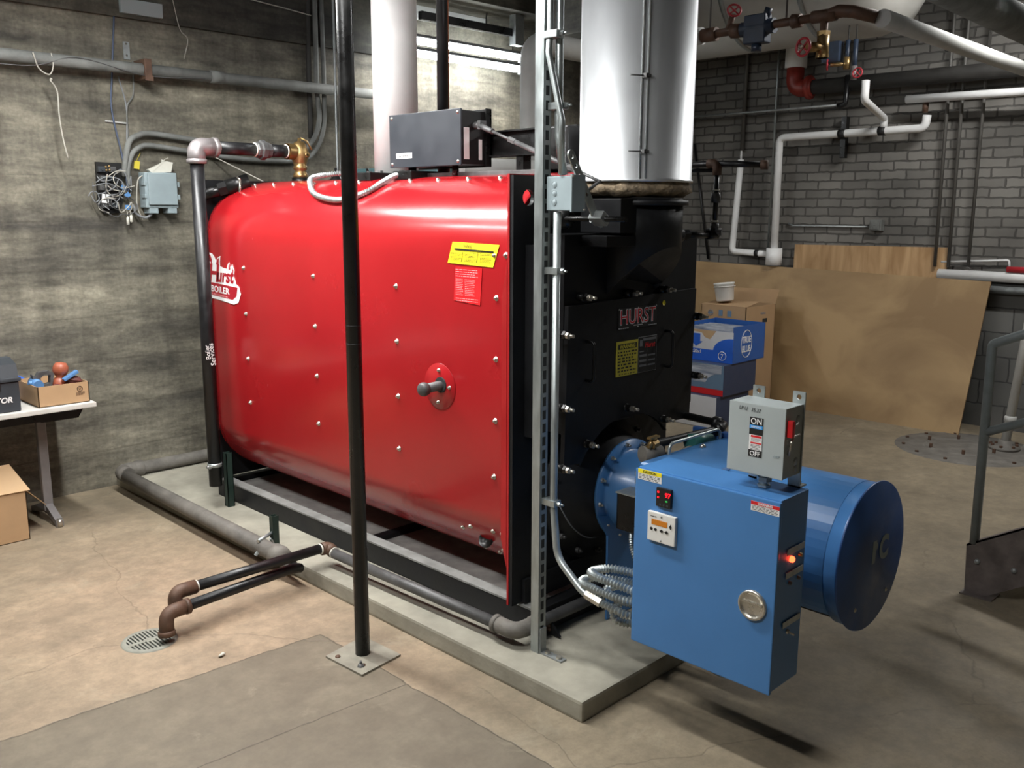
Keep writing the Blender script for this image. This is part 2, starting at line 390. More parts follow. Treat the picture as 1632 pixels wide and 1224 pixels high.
    def build(s, name, mat, parent=None, root=None):
        bmesh.ops.recalc_face_normals(s.b, faces=s.b.faces[:])
        me = D.meshes.new(name)
        if parent is not None: off = wloc(parent)
        else:
            xs = [v.co for v in s.b.verts]
            off = V(((min(v[0] for v in xs)+max(v[0] for v in xs))/2, (min(v[1] for v in xs)+max(v[1] for v in xs))/2, min(v[2] for v in xs))) if root is None else V(root)
        for v in s.b.verts: v.co -= off
        s.b.to_mesh(me); s.b.free(); me.materials.append(M[mat] if isinstance(mat, str) else mat)
        o = D.objects.new(name, me); COL.objects.link(o)
        if parent is not None: o.parent = parent
        else: o.location = off
        return o
def wloc(o):
    l = V((0, 0, 0))
    while o is not None: l += o.location; o = o.parent
    return l
def tag(o, label, cat, group=None):
    o['label'] = label; o['category'] = cat
    if group: o['group'] = group
    return o
def thing(name, loc, label, cat, group=None):
    o = D.objects.new(name, None); o.empty_display_size = .1; o.location = loc; COL.objects.link(o)
    return tag(o, label, cat, group)
def struct(name, mb, mat):
    o = mb.build(name, mat, root=(0, 0, 0)); o['kind'] = 'structure'; return o
def dup(proto, parent, off):
    o = proto.copy(); COL.objects.link(o); o.parent = parent; o.location = V(proto.location)+V(off); return o

def text(body, h, org, xd, yd, name, mat, parent, align='LEFT', ext=.0006, offset=0, shear=0, wid=1.0, n=None):
    c = D.curves.new('t', 'FONT'); c.body = body; c.size = h*1.38; c.align_x = align; c.extrude = ext; c.offset = offset; c.shear = shear; c.resolution_u = 3
    o = D.objects.new('t', c); COL.objects.link(o); bpy.context.view_layer.update()
    me = D.meshes.new_from_object(o.evaluated_get(bpy.context.evaluated_depsgraph_get()))
    D.objects.remove(o)
    xd, yd = V(xd).normalized(), V(yd).normalized(); zd = xd.cross(yd)
    mt = Matrix(((xd[0]*wid, yd[0], zd[0], org[0]), (xd[1]*wid, yd[1], zd[1], org[1]), (xd[2]*wid, yd[2], zd[2], org[2]), (0, 0, 0, 1)))
    mb = MB(); mb.add_mesh(me, mt)
    return mb.build(name, mat, parent)
# faces: FX = surface facing -x (reads along -y), FY = surface facing -y (reads along +x)
FX = ((0, -1, 0), (0, 0, 1)); FY = ((1, 0, 0), (0, 0, 1))
def bars(mb, f, x0, x1, z0, z1, rows, h=.5, seed=0, gap=.12):
    """rows of word-length strokes for text too small to read"""
    rr = random.Random(seed); dz = (z1-z0)/rows
    for k in range(rows):
        z = z1-dz*(k+.5); x = x0; end = x1-(x1-x0)*(rr.random()*.25 if k % 3 == 2 else rr.random()*.06)
        while x < end:
            w = (x1-x0)*(.05+rr.random()*.12); xe = min(end, x+w)
            mb.quad(f(x, z-dz*h/2), f(xe, z-dz*h/2), f(xe, z+dz*h/2), f(x, z+dz*h/2)); x = xe+(x1-x0)*gap*.25
    return mb
def boltring(c, R, axis_y, n, a0=0): return [(c[0]+R*math.cos(a0+2*pi*k/n), axis_y, c[1]+R*math.sin(a0+2*pi*k/n)) for k in range(n)]
def circ(cx, cz, r, n=24, a0=0): return [(cx+r*math.cos(a0+2*pi*k/n), cz+r*math.sin(a0+2*pi*k/n)) for k in range(n)]
fY = lambda a, b, d: (a, d, b)      # outline in x,z ; depth y
fX = lambda a, b, d: (d, a, b)      # outline in y,z ; depth x
fZ = lambda a, b, d: (a, b, d)

# ================================================================== SETTING
XR, YB, ZC = 8.2, 5.95, 4.6; ZT = 4.6
struct('floor', MB().box(-2.6, 8.4, -2.6, 6.15, -.15, 0), 'floor')
struct('wall_back', MB().box(-2.6, 8.4, YB, 6.15, 0, ZC), 'conc')
struct('wall_right', MB().box(XR, 8.4, -2.6, YB, 0, ZC), 'brick')
struct('wall_left', MB().box(-2.8, -2.6, -2.6, 6.15, 0, ZC), 'conc')
struct('wall_front', MB().box(-2.6, 8.4, -2.8, -2.6, 0, ZC), 'conc')
struct('ceiling', MB().box(-2.6, 8.4, -2.6, 6.15, ZC, ZC+.15), 'ceil')
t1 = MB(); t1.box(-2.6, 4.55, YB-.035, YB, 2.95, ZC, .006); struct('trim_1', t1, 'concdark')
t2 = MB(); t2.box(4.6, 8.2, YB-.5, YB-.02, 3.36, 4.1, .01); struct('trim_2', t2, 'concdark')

pad = MB(); pad.box(2.295, 3.74, 1.92, YB-.005, 0, .081, .012, 2)
tag(pad.build('equipment_pad', 'pad'), 'low grey concrete slab raised above the floor under the red boiler', 'concrete pad')

# ================================================================== BOILER
boiler = thing('boiler', (3.02, 3.75, .081), 'large red jacketed steam boiler with black front standing on the concrete slab', 'boiler')
# skid
sk = MB()
for x0, x1, xf in ((2.555, 2.565, 2.60), (3.475, 3.485, 3.44)):
    sk.box(x0, x1, 2.40, 5.05, .081, .19)                     # web
    a, c = min(x0, xf), max(x1, xf)
    sk.box(a, c, 2.40, 5.05, .081, .088)
for y in (2.40, 3.55, 5.0): sk.box(2.565, 3.475, y, y+.05, .09, .18)
sk.box(2.56, 3.48, 2.385, 2.395, .085, .19)
sk.build('skid_frame', 'black', boiler)
for a, c in ((2.553, 2.615), (3.425, 3.487)): MB().box(a, c, 2.40, 5.05, .183, .192, .001).build('skid_flange', 'greylit', boiler)
dk = MB(); dk.box(2.615, 3.42, 2.5, 4.98, .148, .154); dk.build('skid_deck', 'decklit', boiler)
# jacket
def sup(t, a, b, e=2.5):
    c, s = math.cos(t), math.sin(t)
    return a*abs(c)**(2/e)*(1 if c >= 0 else -1), b*abs(s)**(2/e)*(1 if s >= 0 else -1)
def profile(inset=0):
    P = []
    for k in range(25):
        x, z = sup(pi - pi*k/24, .5-inset, .352-inset); P.append((3.02+x, 1.60+z))
    for k in range(1, 12):
        t = pi/2*k/12; P.append((3.20+(.32-inset)*math.cos(t), .60-(.34-inset)*math.sin(t)))
    P.append((3.20, .26+inset)); P.append((2.84, .26+inset))
    for k in range(1, 12):
        t = pi/2*k/12; P.append((2.84-(.32-inset)*math.sin(t), .60-(.34-inset)*math.cos(t)))
    return P
P = profile(); jk = MB(); ys = [2.50, 2.52, 3.1, 3.7, 4.3, 4.9, 4.955, 4.975, 4.98]; ins = [.0, 0, 0, 0, 0, 0, .006, .02, .05]
rings = []
for y, i in zip(ys, ins): rings.append([jk.b.verts.new((x, y, z)) for x, z in profile(i)])
for A, B in zip(rings, rings[1:]):
    for k in range(len(A)):
        f = jk.b.faces.new((A[k], A[(k+1) % len(A)], B[(k+1) % len(A)], B[k])); f.smooth = True
jk.b.faces.new(rings[0]); jk.b.faces.new(rings[-1][::-1])
jacket = jk.build('jacket', 'red', boiler)
# edge trim beside the front plate
et = MB(); et.box(2.497, 2.506, 2.494, 2.504, .2, 1.925); et.box(2.497, 3.54, 2.494, 2.506, 1.915, 1.93)
et.prism([(2.510, .36), (2.542, .48), (2.538, 1.46), (2.510, 1.60)], lambda a, b, d: (2.5+d, a, b), .0, .004)
et.build('edge_trim', 'reddark', boiler)
# sheet metal screws
sc0 = MB(); sc0.lathe([(0, -.011), (.0045, -.011), (.0075, -.006), (.008, 0), (.0125, .0), (.0125, .002)], (2.52, 3.0, 1.0), (1, 0, 0), 10)
scr = sc0.build('screw', 'bolt', jacket)
spots = [(4.55, z) for z in (1.48, 1.23, .983, .735)] + [(3.877, z) for z in (1.472, 1.224, .974, .729)] + [(3.225, z) for z in (1.462, 1.216, .966, .722)] + \
        [(2.599, 1.62), (2.536, 1.623), (2.589, 1.454), (2.592, 1.209), (2.595, .956), (2.603, .720), (2.938, 1.122), (2.87, 1.055), (2.944, .981)]
for k, (y, z) in enumerate(spots):
    if k == 0: scr.location = V((0, y-3.0, z-1.0))
    else:
        o = scr.copy(); COL.objects.link(o); o.parent = jacket; o.location = V((0, y-3.0, z-1.0))
def jx(z):  # jacket surface x at height z on the near side
    if z >= .60 and z <= 1.6: return 2.52
    if z < .6: return 2.84-.32*math.sqrt(max(0, 1-((.6-z)/.34)**2))
    return 3.02-.5*(1-(abs(z-1.6)/.352)**2.5)**(1/2.5)
for y, z in [(2.838, .435), (2.777, .458), (2.711, .40), (2.63, .475), (2.574, .478), (2.622, .38), (2.668, .352), (2.758, .352)]:
    o = scr.copy(); COL.objects.link(o); o.parent = jacket; o.location = V((jx(z)-2.52, y-3.0, z-1.0))
for y in [2.62+.2*k for k in range(12)]:
    o = scr.copy(); COL.objects.link(o); o.parent = jacket; o.rotation_euler = (0, 1.15, 0)
    b0 = V((2.52, 3.0, 1.0))-wloc(jacket); tgt = V((jx(1.925), y, 1.925))-wloc(jacket); o.location = tgt-(o.rotation_euler.to_matrix() @ b0)
# access opening lower front
ah = MB(); ah.lathe([(0, .0), (.03, .0), (.033, -.012), (.036, -.012), (.037, .002)], (jx(.41)-.002, 2.70, .41), (1, 0, -.55), 18); ah.build('access_opening', 'blackgloss', jacket)
ap = MB(); ap.lathe([(0, -.0006), (.0995, -.0006), (.10, 0)], (2.5195, 2.935, 1.052), (1, 0, 0), 36); ap.build('cover_disc', 'red', jacket)
nip = MB(); nip.cyl((2.53, 2.925, 1.06), (2.512, 2.925, 1.06), .034, 20); nip.build('pipe_hole', 'slot', jacket)
nip = MB(); nip.cyl((2.60, 2.925, 1.06), (2.44, 2.925, 1.055), .021, 18); nip.lathe([(.0, 0), (.024, 0), (.030, .01), (.030, .024), (.026, .034), (.021, .034)], (2.405, 2.925, 1.053), (1, 0, .01), 12)
nip.build('capped_pipe_stub', 'steeldirty', boiler)
# labels on the jacket
LX = 2.5185
def lx(y, z, d=0): return (LX-d, y, z)
yl = MB(); yl.prism([(2.846, 1.667), (2.571, 1.662), (2.605, 1.573), (2.874, 1.580)], lambda a, b, d: (jx(b)-.002-d, a, b), 0, .0008)
yll = yl.build('yellow_label', 'yellow', jacket); yll['label'] = 'yellow paper label'
k = MB(); k.prism([(2.83, 1.641), (2.60, 1.636), (2.602, 1.630), (2.832, 1.635)], lambda a, b, d: (jx(b)-.0036-d, a, b), 0, .0004)
for y0 in (2.78, 2.69): k.prism([(y0, 1.628), (y0-.002, 1.628), (y0+.008, 1.588), (y0+.010, 1.588)], lambda a, b, d: (jx(b)-.0036-d, a, b), 0, .0003)
for i, y0 in enumerate((2.855, 2.77, 2.68)): bars(k, lambda a, b: (jx(b)-.0040, -a, b), -y0, -y0+.07, 1.588, 1.626, 7, .25, i)
k.build('label_print', 'blackink', yll)
text('SIGNAL', .011, (2.5145, 2.775, 1.647), *FX, 'label_heading', 'blackink', yll, ext=.0003)
rl = MB(); rl.prism([(2.826, 1.566), (2.668, 1.566), (2.680, 1.418), (2.838, 1.428)], lambda a, b, d: (LX-d, a, b), 0, .0008); rll = rl.build('red_spec_label', 'redlabel', jacket); rll['label'] = 'red specification label'
k = MB(); bars(k, lambda a, b: (LX-.0012, -a, b), -2.825, -2.69, 1.525, 1.56, 4, .3, 5); bars(k, lambda a, b: (LX-.0012, -a, b), -2.825, -2.78, 1.45, 1.52, 10, .3, 6)
bars(k, lambda a, b: (LX-.0012, -a, b), -2.77, -2.71, 1.45, 1.52, 10, .3, 7); bars(k, lambda a, b: (LX-.0012, -a, b), -2.825, -2.69, 1.425, 1.443, 2, .3, 8); k.build('label_print', 'pinkink', rll)
# script logo
lg = MB()
def blob(mb, pts, d0, d1): mb.prism(pts, lambda a, b, d: (LX-d, 4.972-a, b), d0, d1)
outline = [(.0, 1.294), (.12, 1.288), (.30, 1.272), (.350, 1.285), (.382, 1.335), (.365, 1.375), (.335, 1.388), (.33, 1.405), (.315, 1.43), (.325, 1.46), (.305, 1.495), (.28, 1.475), (.272, 1.505), (.252, 1.49), (.24, 1.465), (.20, 1.470), (.165, 1.478), (.165, 1.50), (.175, 1.535), (.14, 1.522), (.12, 1.505), (.105, 1.525), (.08, 1.545), (.05, 1.55), (.02, 1.54), (.0, 1.52)]
blob(lg, outline, 0, .0008); logo = lg.build('brand_decal', 'white', jacket)
kk = MB(); blob(kk, [(.012, 1.312), (.29, 1.297), (.335, 1.32), (.350, 1.368), (.10, 1.380), (.012, 1.384)], .0009, .0013)
for fl_ in ([(.0, 1.52), (.03, 1.54), (.06, 1.535), (.075, 1.51), (.07, 1.48), (.05, 1.505), (.03, 1.515)], [(.12, 1.49), (.135, 1.512), (.16, 1.525), (.152, 1.49), (.135, 1.475)], [(.262, 1.46), (.262, 1.485), (.275, 1.495), (.28, 1.465)], [(.30, 1.44), (.30, 1.475), (.315, 1.462), (.31, 1.44)]): blob(kk, fl_, .0009, .0013)
kk.build('decal_banner', 'redlogo', logo)
text('H', .100, (LX-.0016, 4.950, 1.390), *FX, 'decal_script', 'redlogo', logo, ext=.0002, offset=.0045, shear=.2, wid=1.2)
text('urst', .074, (LX-.0016, 4.852, 1.392), *FX, 'decal_script', 'redlogo', logo, ext=.0002, offset=.0038, shear=.2, wid=1.12)
text('BOILER', .036, (LX-.0018, 4.925, 1.332), (0, -1, -.04), (0, 0, 1), 'decal_text', 'white', logo, ext=.0002, offset=.0012, wid=1.30)
text('& WELDING COMPANY, INC.', .011, (LX-.0018, 4.955, 1.315), (0, -1, -.06), (0, 0, 1), 'decal_small_text', 'pinkink', logo, ext=.0002, wid=1.15)
# front tube plate with lifting hole, rear plate
fp = MB(); fp.prism([(2.50, .20), (3.54, .20), (3.54, 1.925), (2.50, 1.925)], fY, 2.494, 2.476, holes=[circ(2.582, 1.842, .031, 20)])
fp.build('front_plate', 'black', boiler)
rp = MB(); rp.box(2.49, 3.55, 5.0, 5.02, .2, 1.955); rp.box(2.85, 3.19, 4.975, 5.0, .4, 1.6); rp.build('rear_plate', 'black', boiler)
# gusset + base of front
for gx in (2.60, 3.44): gs = MB(); gs.prism([(2.49, .19), (2.40, .19), (2.30, .09), (2.49, .09)], fX, gx, gx+.01); gs.build('gusset', 'black', boiler)
# smokebox
sb = MB(); sb.box(2.622, 3.512, 2.325, 2.476, .93, 1.705, .004); sb.box(2.566, 2.622, 2.42, 2.476, .905, 1.664, .003)
sb.box(2.72, 2.95, 2.20, 2.325, 1.66, 1.70, .002)
sb.box(2.80, 2.93, 2.2, 2.4, 1.71, 1.84, .003)
sbo = sb.build('smokebox', 'black', boiler)
cv = MB(); arch = [(3.02+.36*math.cos(t), .62+.335*math.sin(t)) for t in [math.radians(a) for a in (40, 50, 60, 70, 80, 90, 100, 110, 120, 130, 140, 150)]]
cv.prism([(2.625, 1.435), (2.612, .81), (2.70, .80)]+arch[::-1]+[(3.28, .875), (3.468, .868), (3.485, 1.455)], fY, 2.322, 2.302)
cover = cv.build('smokebox_door', 'black', boiler)
for x, zt, zb in ((2.735, 1.29, 1.135), (3.262, 1.285, 1.13)):
    h = MB(); h.tube([(x-.0, 2.302, zt), (x, 2.262, zt-.0), (x, 2.262, zb), (x, 2.302, zb)], .0065, .02, 8)
    hd = h.build('door_handle', 'blackgloss', cover)
st0 = None
for x, z in [(2.585, 1.33), (2.592, 1.045), (2.71, 1.465), (3.0, 1.465), (3.235, 1.465), (3.49, 1.33), (3.50, 1.06), (3.0, .985), (3.262, .895), (2.60, .80), (2.745, .875)]:
    if st0 is None:
        s_ = MB(); s_.cyl((x, 2.34, z), (x, 2.29, z), .017, 14); s_.hexa((x, 2.29, z), (x, 2.276, z), .017); st0 = s_.build('clamp_stud', 'blackgloss', boiler); bx, bz = x, z
        b2 = MB(); b2.hexa((x, 2.276, z), (x, 2.262, z), .013); b2.cyl((x, 2.262, z), (x, 2.238, z), .0065, 10); b20 = b2.build('nut', 'bolt', st0)
    else:
        o = dup(st0, boiler, (x-bx, 0, z-bz)); q = b20.copy(); COL.objects.link(q); q.parent = o
def fy(a, b): return (a, 2.2985, b)
# name plates
hp = MB(); hp.box(2.929, 3.19, 2.2995, 2.302, 1.318, 1.405); hpo = hp.build('name_plate', 'blackink', cover); hpo['label'] = 'black name plate lettered in red'
text('HURST', .062, (3.058, 2.2985, 1.338), *FY, 'plate_lettering_outline', 'white', hpo, 'CENTER', ext=.0003, offset=.0028, wid=.92)
text('HURST', .062, (3.058, 2.2978, 1.338), *FY, 'plate_lettering', 'redink', hpo, 'CENTER', ext=.0003, offset=-.0005, wid=.92)
k = MB(); bars(k, fy, 3.03, 3.09, 1.327, 1.331, 1, .9, 1); bars(k, fy, 2.935, 3.0, 1.320, 1.323, 1, .9, 2); bars(k, fy, 3.13, 3.185, 1.321, 1.324, 1, .9, 3)
for x, z in ((2.933, 1.40), (3.06, 1.401), (3.186, 1.401), (2.933, 1.322), (3.06, 1.322), (3.186, 1.322)): k.box(x-.002, x+.002, 2.298, 2.2995, z-.002, z+.002)
k.build('plate_fine_print', 'white', hpo)
wp = MB(); wp.box(2.922, 3.066, 2.2995, 2.302, 1.123, 1.268, .0004); wpo = wp.build('warning_plate', 'yellowdull', cover); wpo['label'] = 'yellow warning plate'
k = MB(); k.box(2.933, 3.056, 2.2988, 2.2995, 1.235, 1.257); bars(k, fy, 2.931, 3.058, 1.138, 1.230, 7, .5, 4, .25); bars(k, fy, 2.94, 3.05, 1.128, 1.134, 1, .6, 9, .3); k.build('plate_print', 'blackink', wpo)
text('WARNING', .0155, (2.9945, 2.2980, 1.2385), *FY, 'plate_heading', 'yellowdull', wpo, 'CENTER', ext=.0003, offset=.0008)
dp = MB(); dp.box(3.069, 3.197, 2.2995, 2.302, 1.123, 1.275, .0004); dpo = dp.build('data_plate', 'greyink', cover); dpo['label'] = 'black data plate with grey fields'
k = MB(); k.box(3.072, 3.194, 2.2985, 2.2995, 1.126, 1.272); k.build('plate_ground', 'blackink', dpo)
k = MB()
def fyy(a, b): return (a, 2.2978, b)
for a, b, c, d in ((3.098, 3.19, 1.258, 1.268), (3.075, 3.094, 1.235, 1.262), (3.075, 3.105, 1.21, 1.215), (3.075, 3.125, 1.19, 1.20), (3.133, 3.185, 1.19, 1.197), (3.075, 3.125, 1.168, 1.178), (3.133, 3.185, 1.168, 1.175), (3.075, 3.125, 1.148, 1.157), (3.133, 3.185, 1.148, 1.155)):
    k.quad((a, 2.2978, c), (b, 2.2978, c), (b, 2.2978, d), (a, 2.2978, d))
k.build('plate_fields', 'greyink', dpo)
text('Hurst', .022, (3.145, 2.2976, 1.228), *FY, 'plate_logo', 'redink', dpo, 'CENTER', ext=.0003, offset=.0008, shear=.2)
yd = MB(); yd.lathe([(0, 0), (.011, 0), (.011, .001)], (3.241, 2.3005, 1.407), (0, -1, 0), 18); yd.build('inspection_sticker', 'yellow', cover)
# furnace front, cone and refractory ring
FC = (3.02, .63)
ff = MB(); ff.lathe([(0, 0), (.345, 0), (.345, .018), (.30, .022), (.285, .05), (.25, .06), (.21, .165), (.0, .165)], (FC[0], 2.476, FC[1]), (0, -1, 0), 48)
ffo = ff.build('furnace_front', 'black', boiler)
p0 = None
for x, y, z in boltring(FC, .315, 2.455, 14, .2):
    if p0 is None:
        q = MB(); q.hexa((x, y+.0, z), (x, y-.016, z), .013); q.cyl((x, y-.016, z), (x, y-.03, z), .006, 8); p0 = q.build('bolt', 'steeldirty', ffo); pb = (x, z)
    else: dup(p0, ffo, (x-pb[0], 0, z-pb[1]))
fr = MB(); fr.box(2.56, 3.48, 2.46, 2.476, .2, .30, .003); fr.build('lower_apron', 'black', boiler)
# breeching stub with mitred end
SC = (3.04, 2.285)
bs = MB(); n = 40; R = .166; top = []; bot = []
for i in range(n):
    a = 2*pi*i/n; x, y = SC[0]+R*math.cos(a), SC[1]+R*math.sin(a)
    top.append(bs.b.verts.new((x, y, 1.842))); bot.append(bs.b.verts.new((x, y, 1.46+max(0, 2.325-y)*.95)))
for i in range(n):
    f = bs.b.faces.new((top[i], top[(i+1) % n], bot[(i+1) % n], bot[i])); f.smooth = True
bs.b.faces.new(top); bs.b.faces.new(bot[::-1])
bs.lathe([(R, 0), (R+.022, 0), (R+.022, .02), (R, .02)], (SC[0], SC[1], 1.815), (0, 0, 1), 40)
bso = bs.build('breeching_stub', 'black', boiler)
tp = MB(); tp.cyl((3.19, 2.26, 1.695), (3.26, 2.24, 1.695), .030, 16); tp.hexa((3.24, 2.25, 1.695), (3.30, 2.23, 1.695), .022); tp.cyl((3.28, 2.232, 1.695), (3.45, 2.207, 1.69), .012, 12)
tp.cyl((3.42, 2.212, 1.692), (3.475, 2.203, 1.692), .018, 14); tp.cyl((3.45, 2.207, 1.69), (3.45, 2.207, 1.722), .014, 12); tp.build('test_port', 'blackpipe', boiler)
# top mounts: flange pads, handhole bolts
tf = MB(); 
for y in (3.84, 3.52): tf.box(2.80, 3.0, y-.07, y+.07, 1.935, 1.975, .004)
tf.build('flange_pad', 'blackgloss', boiler)
rl_ = MB(); rl_.box(2.90, 2.93, 2.6, 3.5, 1.93, 1.965, .002); rl_.build('top_rail', 'steeldirty', boiler)
for (x, y) in ((3.17, 4.6), (3.36, 4.55)):
    q = MB(); q.lathe([(.0, .10), (.008, .10), (.01, .07), (.022, .065), (.03, .04), (.05, .03), (.055, 0), (0, 0)], (x, y, 1.93), (0, 0, 1), 16); q.build('inspection_plug', 'blackgloss', boiler)
# upper rear connection with drain cock
rc = MB(); rc.cyl((2.50, 4.99, 1.86), (2.66, 4.90, 1.915), .032, 16); rc.cyl((2.64, 4.91, 1.91), (2.75, 4.85, 1.95), .045, 18); rc.hexa((2.60, 4.93, 1.895), (2.65, 4.905, 1.912), .042); rco = rc.build('rear_nozzle', 'blackgloss', boiler)
lv = MB(); lv.cyl((2.68, 4.83, 1.955), (2.675, 4.83, 1.86), .007, 8); lv.cyl((2.68, 4.86, 1.97), (2.68, 4.83, 1.955), .007, 8); lv.build('lever', 'bolt', rco)

# ================================================================== STACK
stack = thing('exhaust_stack', (3.05, 2.33, 1.86), 'wide shiny aluminium exhaust stack rising from black boiler front', 'exhaust stack')
SA = V((3.05, 2.33)); SR = .232
s_ = MB(); prof = [(0, 0), (SR, 0), (SR, .008), (SR-.006, .012), (SR-.006, 2.7), (0, 2.7)]
s_.lathe(prof, (SA[0], SA[1], 1.905), (0, 0, 1), 64); s_.build('metal_jacket', 'alu', stack)
s_ = MB(); random.seed(3)
s_.lathe([(0, 0), (SR*.86, 0), (SR*.96, .015), (SR*.98, .035), (SR*.9, .06), (0, .06)], (SA[0], SA[1], 1.852), (0, 0, 1), 48)
for v in s_.b.verts: v.co += V((random.uniform(-.008, .008), random.uniform(-.008, .008), random.uniform(-.006, .004)))
s_.build('insulation_ring', 'wool', stack)
ang = math.atan2(-.62, -.79)+.12; sd = V((math.cos(ang), math.sin(ang), 0)); td = V((-sd[1], sd[0], 0))
c0 = V((SA[0], SA[1], 0))
s_ = MB()
for off in (-.012, .010):
    a = c0+sd*(SR-.006)+td*off; s_.cyl((a[0], a[1], 1.91), (a[0], a[1], 4.59), .0045, 8)
s_.build('seam', 'galvdull', stack)
l0 = None
for z in (2.015, 2.29, 2.60, 2.95):
    a = c0+sd*(SR+.001)
    if l0 is None:
        q = MB(); q.cyl(a-td*.012+V((0, 0, z)), a+td*.02+V((0, 0, z)), .006, 8); q.cyl(a+td*.0+V((0, 0, z)), a-td*.06+sd*.02+V((0, 0, z)), .003, 6); q.box(a[0]-.009, a[0]+.009, a[1]-.009, a[1]+.009, z-.008, z+.008); l0 = q.build('draw_latch', 'steeldirty', stack); lz = z
    else: dup(l0, stack, (0, 0, z-lz))

# ================================================================== DAMPER LEVER + LINKAGE + ACTUATOR
dm = thing('damper_lever', (2.60, 2.18, 1.80), 'perforated silver damper crank arm clamped on a shaft beside the stack base', 'damper lever')
q = MB(); A, B = V((2.455, 2.14, 1.985)), V((2.60, 2.14, 1.765)); d = (B-A).normalized(); w = V((-d[2], 0, d[0])); L = (B-A).length
def fl(a, b, dd): p = A+d*a+w*b; return (p[0], dd, p[2])
out = [(L, -.017), (L, .017)]+[(.0-.0+.0-.017*math.sin(t)*1.0, .017*math.cos(t)) for t in [pi*k/8 for k in range(9)]]
q.prism(out, fl, 2.150, 2.156, holes=[[(h+.008*math.cos(t), .008*math.sin(t)) for t in [2*pi*k/10 for k in range(10)]] for h in (.008, .045, .085, .125, .16)])
q.build('arm', 'galv', dm)
q = MB(); q.box(2.575, 2.625, 2.11, 2.17, 1.75, 1.785, .004, mat=Matrix.Rotation(.6, 4, 'Y').to_3x3()); q.hexa((2.59, 2.17, 1.76), (2.65, 2.17, 1.74), .009); q.build('clamp', 'galvdull', dm)
q = MB(); q.cyl((2.60, 2.02, 1.765), (2.60, 2.45, 1.765), .010, 12); q.lathe([(0, 0), (.04, 0), (.04, .05), (.025, .08), (.012, .08)], (2.62, 2.37, 1.765), (0, -1, 0), 20); q.build('shaft', 'blackgloss', dm)

ac = thing('damper_actuator', (2.94, 3.4, 1.93), 'dark grey rectangular damper motor box perched above the boiler top', 'actuator')
q = MB(); q.box(2.858, 3.025, 3.162, 3.665, 1.998, 2.236, .004); q.build('housing', 'blackink', ac)
q = MB(); q.box(2.848, 2.858, 3.155, 3.672, 1.993, 2.241, .003); aco = q.build('face_cover', 'hdgrey', ac)
c1 = None
for y, z in ((3.175, 2.225), (3.652, 2.225), (3.175, 2.01), (3.652, 2.01)):
    if c1 is None: q = MB(); q.lathe([(0, -.005), (.006, -.004), (.008, 0)], (2.848, y, z), (1, 0, 0), 10); c1 = q.build('screw', 'bolt', aco); cz = (y, z)
    else: dup(c1, aco, (0, y-cz[0], z-cz[1]))
q = MB(); q.box(2.8465, 2.848, 3.50, 3.62, 2.035, 2.06); lb = q.build('maker_label', 'white', aco)
text('Heat Services', .010, (2.8458, 3.605, 2.043), *FX, 'label_text', 'blackink', lb, ext=.0002)
q = MB(); q.box(2.872, 2.905, 3.1605, 3.162, 2.02, 2.16, .0003); q.box(2.965, 2.985, 3.1605, 3.162, 2.02, 2.11, .0003); q.build('side_label', 'white', ac)
q = MB(); q.box(3.025, 3.035, 3.15, 3.67, 1.99, 2.25, .001); q.box(3.0, 3.035, 3.15, 3.156, 1.99, 2.25, .001); q.build('mounting_plate', 'blackgloss', ac)
q = MB(); q.cyl((2.94, 3.16, 2.17), (2.94, 3.12, 2.17), .016, 14); q.box(2.92, 2.96, 3.105, 3.125, 2.15, 2.19, .003); q.build('drive_shaft', 'steeldirty', ac)
q = MB(); q.cyl((2.93, 3.60, 2.0), (2.93, 3.60, 1.965), .020, 14); q.build('cable_gland', 'blackgloss', ac); q = MB(); q.cyl((2.90, 3.25, 2.0), (2.90, 3.25, 1.95), .016, 12); q.build('support_foot', 'blackgloss', ac)
q = MB(); a, b = V((2.93, 3.11, 2.165)), V((2.66, 2.19, 1.90))
q.cyl(a, a.lerp(b, .12), .012, 12); q.cyl(a.lerp(b, .1), a.lerp(b, .30), .0065, 10); q.hexa(a.lerp(b, .28), a.lerp(b, .34), .013); q.cyl(a.lerp(b, .33), a.lerp(b, .78), .0105, 12); q.hexa(a.lerp(b, .78), a.lerp(b, .84), .013); q.cyl(a.lerp(b, .84), b, .006, 10); q.cyl(b, V((2.535, 2.158, 1.855)), .006, 8)
tag(q.build('linkage_rod', 'steeldirty'), 'thin dark steel linkage rod sloping from the damper motor to perforated crank arm', 'linkage rod')
bm_ = thing('support_beam', (3.06, 2.9, 1.93), 'black channel beam on short posts above the front of the boiler', 'support beam')
q = MB(); q.box(3.045, 3.052, 2.62, 3.42, 2.035, 2.15); q.box(3.052, 3.10, 2.62, 3.42, 2.143, 2.15); q.box(3.052, 3.10, 2.62, 3.42, 2.035, 2.042)
q.box(3.02, 3.052, 2.62, 3.42, 2.143, 2.15); q.box(3.02, 3.052, 2.62, 3.42, 2.035, 2.042); q.build('channel', 'blackgloss', bm_)
for y0, y1, z1 in ((2.94, 2.985, 2.036),): q = MB(); q.box(3.03, 3.08, y0, y1, 1.93, z1); q.build('post', 'blackgloss', bm_)
q = MB(); q.box(2.90, 3.01, 2.56, 2.66, 1.925, 2.135, .006); q.build('end_box', 'blackgloss', bm_)

# flexible conduits on top
q = MB(); q.corr([(2.93, 3.60, 1.960), (2.80, 3.56, 1.955), (2.70, 3.545, 1.918), (2.63, 3.56, 1.878), (2.583, 3.68, 1.842), (2.578, 3.80, 1.842), (2.60, 3.96, 1.868), (2.68, 4.12, 1.915), (2.76, 4.22, 1.955), (2.86, 4.22, 1.975), (2.95, 4.12, 1.985)], .0125, .012, .0026, 10)
tag(q.build('flexible_conduit', 'galv'), 'looping silver flexible conduit lying across the red boiler top behind the black pole', 'flexible conduit')

